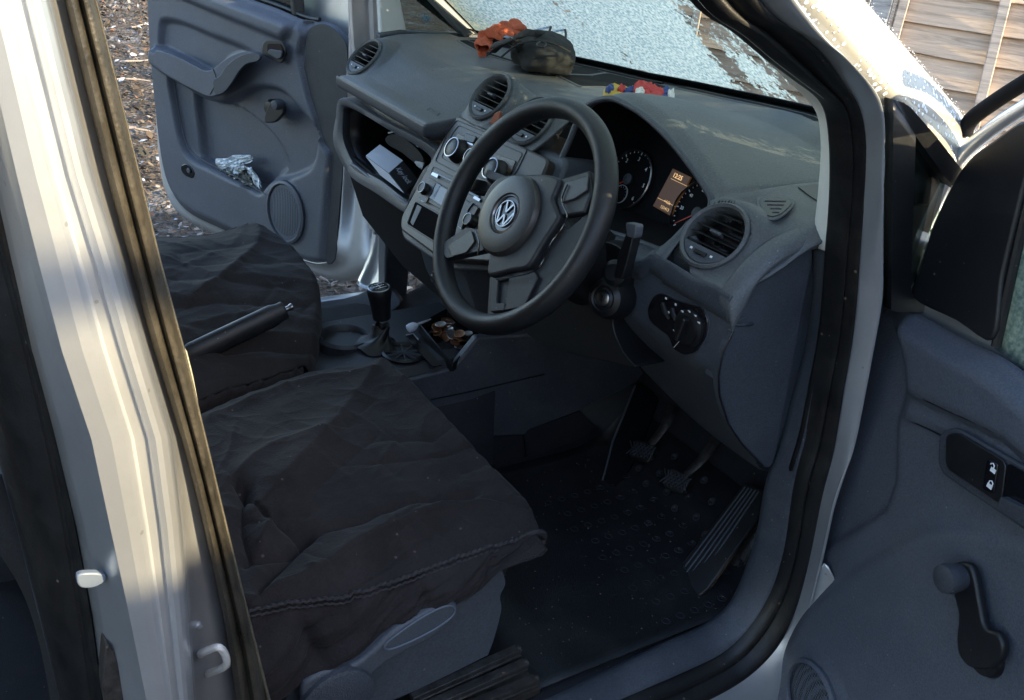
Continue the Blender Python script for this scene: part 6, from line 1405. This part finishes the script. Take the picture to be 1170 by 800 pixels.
def fence(o, d, n, length, name, label, panels, z1=1.85):
    f = tag(empty(name, o), label, 'fence')
    m = MB(); pitch = .128; nb = int(z1/pitch)
    for k in range(nb):
        z = .06+k*pitch; segs = 24; rows = []
        for i in range(segs+1):
            s_ = length*i/segs; wv_ = .012*noise.noise(Vector((s_*1.7, k*3.3, o[0])))+.006*noise.noise(Vector((s_*5, k*3.3, 2)))
            a = o+d*s_; b_ = n*.016; lo_ = z-.012+wv_
            rows.append([a+np.array([0,0,lo_])+b_*1.6, a+np.array([0,0,lo_])+b_*.9, a+np.array([0,0,z+pitch+.02])-b_*.2, a+np.array([0,0,z+pitch+.02])+b_*.1, a+np.array([0,0,lo_+.004])+b_*1.65])
        m.grid(rows)
    m.build('boards', 'fence', f, smooth=False)
    k = 0
    for s_ in (np.arange(.03, length, .60) if abs(d[0]) > .9 else (.03, 1.15, length-.03)):
        MB().slab([o+d*(s_-.02)+n*.03+np.array([0,0,.05]), o+d*(s_+.02)+n*.03+np.array([0,0,.05]), o+d*(s_+.02)+n*.03+np.array([0,0,z1]), o+d*(s_-.02)+n*.03+np.array([0,0,z1])], n*.02).build('batten', 'batten', f, bevel=.003)
    if name == 'fence' and label.startswith('weathered brown'):
        f1, f2 = atp(1149,0,FO,FN), atp(1117,128,FO,FN); t_ = (f1-f2)/(f1[2]-f2[2]); fa = f2-t_*(f2[2]-.05); fb_ = f2+t_*(z1-f2[2]); MB().slab([fa-d*.022+n*.03, fa+d*.022+n*.03, fb_+d*.022+n*.03, fb_-d*.022+n*.03], n*.02).build('batten', 'batten', f, bevel=.004)
    MB().slab([o+n*.04+np.array([0,0,z1]), o+d*length+n*.04+np.array([0,0,z1]), o+d*length-n*.03+np.array([0,0,z1]), o-n*.03+np.array([0,0,z1])], (0,0,.03)).build('capping', 'batten', f, bevel=.003)
    return f
fence(FO+FD*.06, FD, FN, 1.9, 'fence', 'weathered brown fence panel of overlapping horizontal boards, right of the frosted pillar', 1)
fence(FO-FD*1.96, FD, FN, 1.9, 'fence', 'weathered fence panel further left, mostly hidden behind the windscreen', 1)
po = MB(); po.slab([FO-FD*.045+FN*.05, FO+FD*.045+FN*.05, FO+FD*.045-FN*.05, FO-FD*.045-FN*.05], (0,0,1.95)); tag(po.build('fence_post', 'post', bevel=.006), 'grey timber fence post beside the brown fence panel', 'post')

# fence added out of frame to shade the van; its rail casts a band
SF = np.array([-3.2,-3.3,0]); f = fence(SF, np.array([1.,0,0]), np.array([0,1.,0]), 6.2, 'fence', 'unseen long fence with an open top rail, added to shade the van', 1, 2.10)
MB().box(SF+np.array([3.1,0,2.41]), (6.2,.03,.034)).build('shade_rail', 'batten', f, bevel=.003)
for k in range(5): MB().box(SF+np.array([.1+1.5*k,0,2.25]), (.05,.05,.34)).build('shade_rail_post', 'batten', f, bevel=.003)
# ================================================================== LIGHT, SKY, CAMERA
SUN = np.array([.47,-.80,0]); SUN /= np.linalg.norm(SUN); EL = R(24)
sd = np.array([SUN[0]*math.cos(EL), SUN[1]*math.cos(EL), math.sin(EL)])
sun = bpy.data.lights.new('sun', 'SUN'); sun.energy = 2.9; sun.angle = R(.6); sun.color = (1, .81, .49)
so_ = bpy.data.objects.new('sun', sun); so_.rotation_euler = Vector(sd).to_track_quat('Z', 'Y').to_euler(); so_.location = (3,-6,4); col.objects.link(so_)
w = bpy.data.worlds.new('World'); bpy.context.scene.world = w; w.use_nodes = True; nt = w.node_tree
sky = nt.nodes.new('ShaderNodeTexSky'); sky.sky_type = 'NISHITA'; sky.sun_disc = False; sky.sun_elevation = EL; sky.sun_rotation = math.atan2(sd[0], sd[1]); sky.dust_density = 1.0
nt.links.new(sky.outputs[0], nt.nodes['Background'].inputs[0]); nt.nodes['Background'].inputs[1].default_value = .15
cam = bpy.data.cameras.new('camera'); co = bpy.data.objects.new('camera', cam); col.objects.link(co)
cam.sensor_fit = 'HORIZONTAL'; cam.sensor_width = 36; cam.lens = F/1170*36; cam.clip_start = .01; cam.clip_end = 500
Mx = Matrix(((RT[0], UPV[0], -FW[0], CAM[0]), (RT[1], UPV[1], -FW[1], CAM[1]), (RT[2], UPV[2], -FW[2], CAM[2]), (0,0,0,1))); co.matrix_world = Mx
sc_ = bpy.context.scene; sc_.camera = co
sc_.view_settings.view_transform = 'Standard'; sc_.view_settings.look = 'None'; sc_.view_settings.exposure = 2.2; sc_.view_settings.gamma = 1
sc_.render.resolution_x = 1024; sc_.render.resolution_y = 700
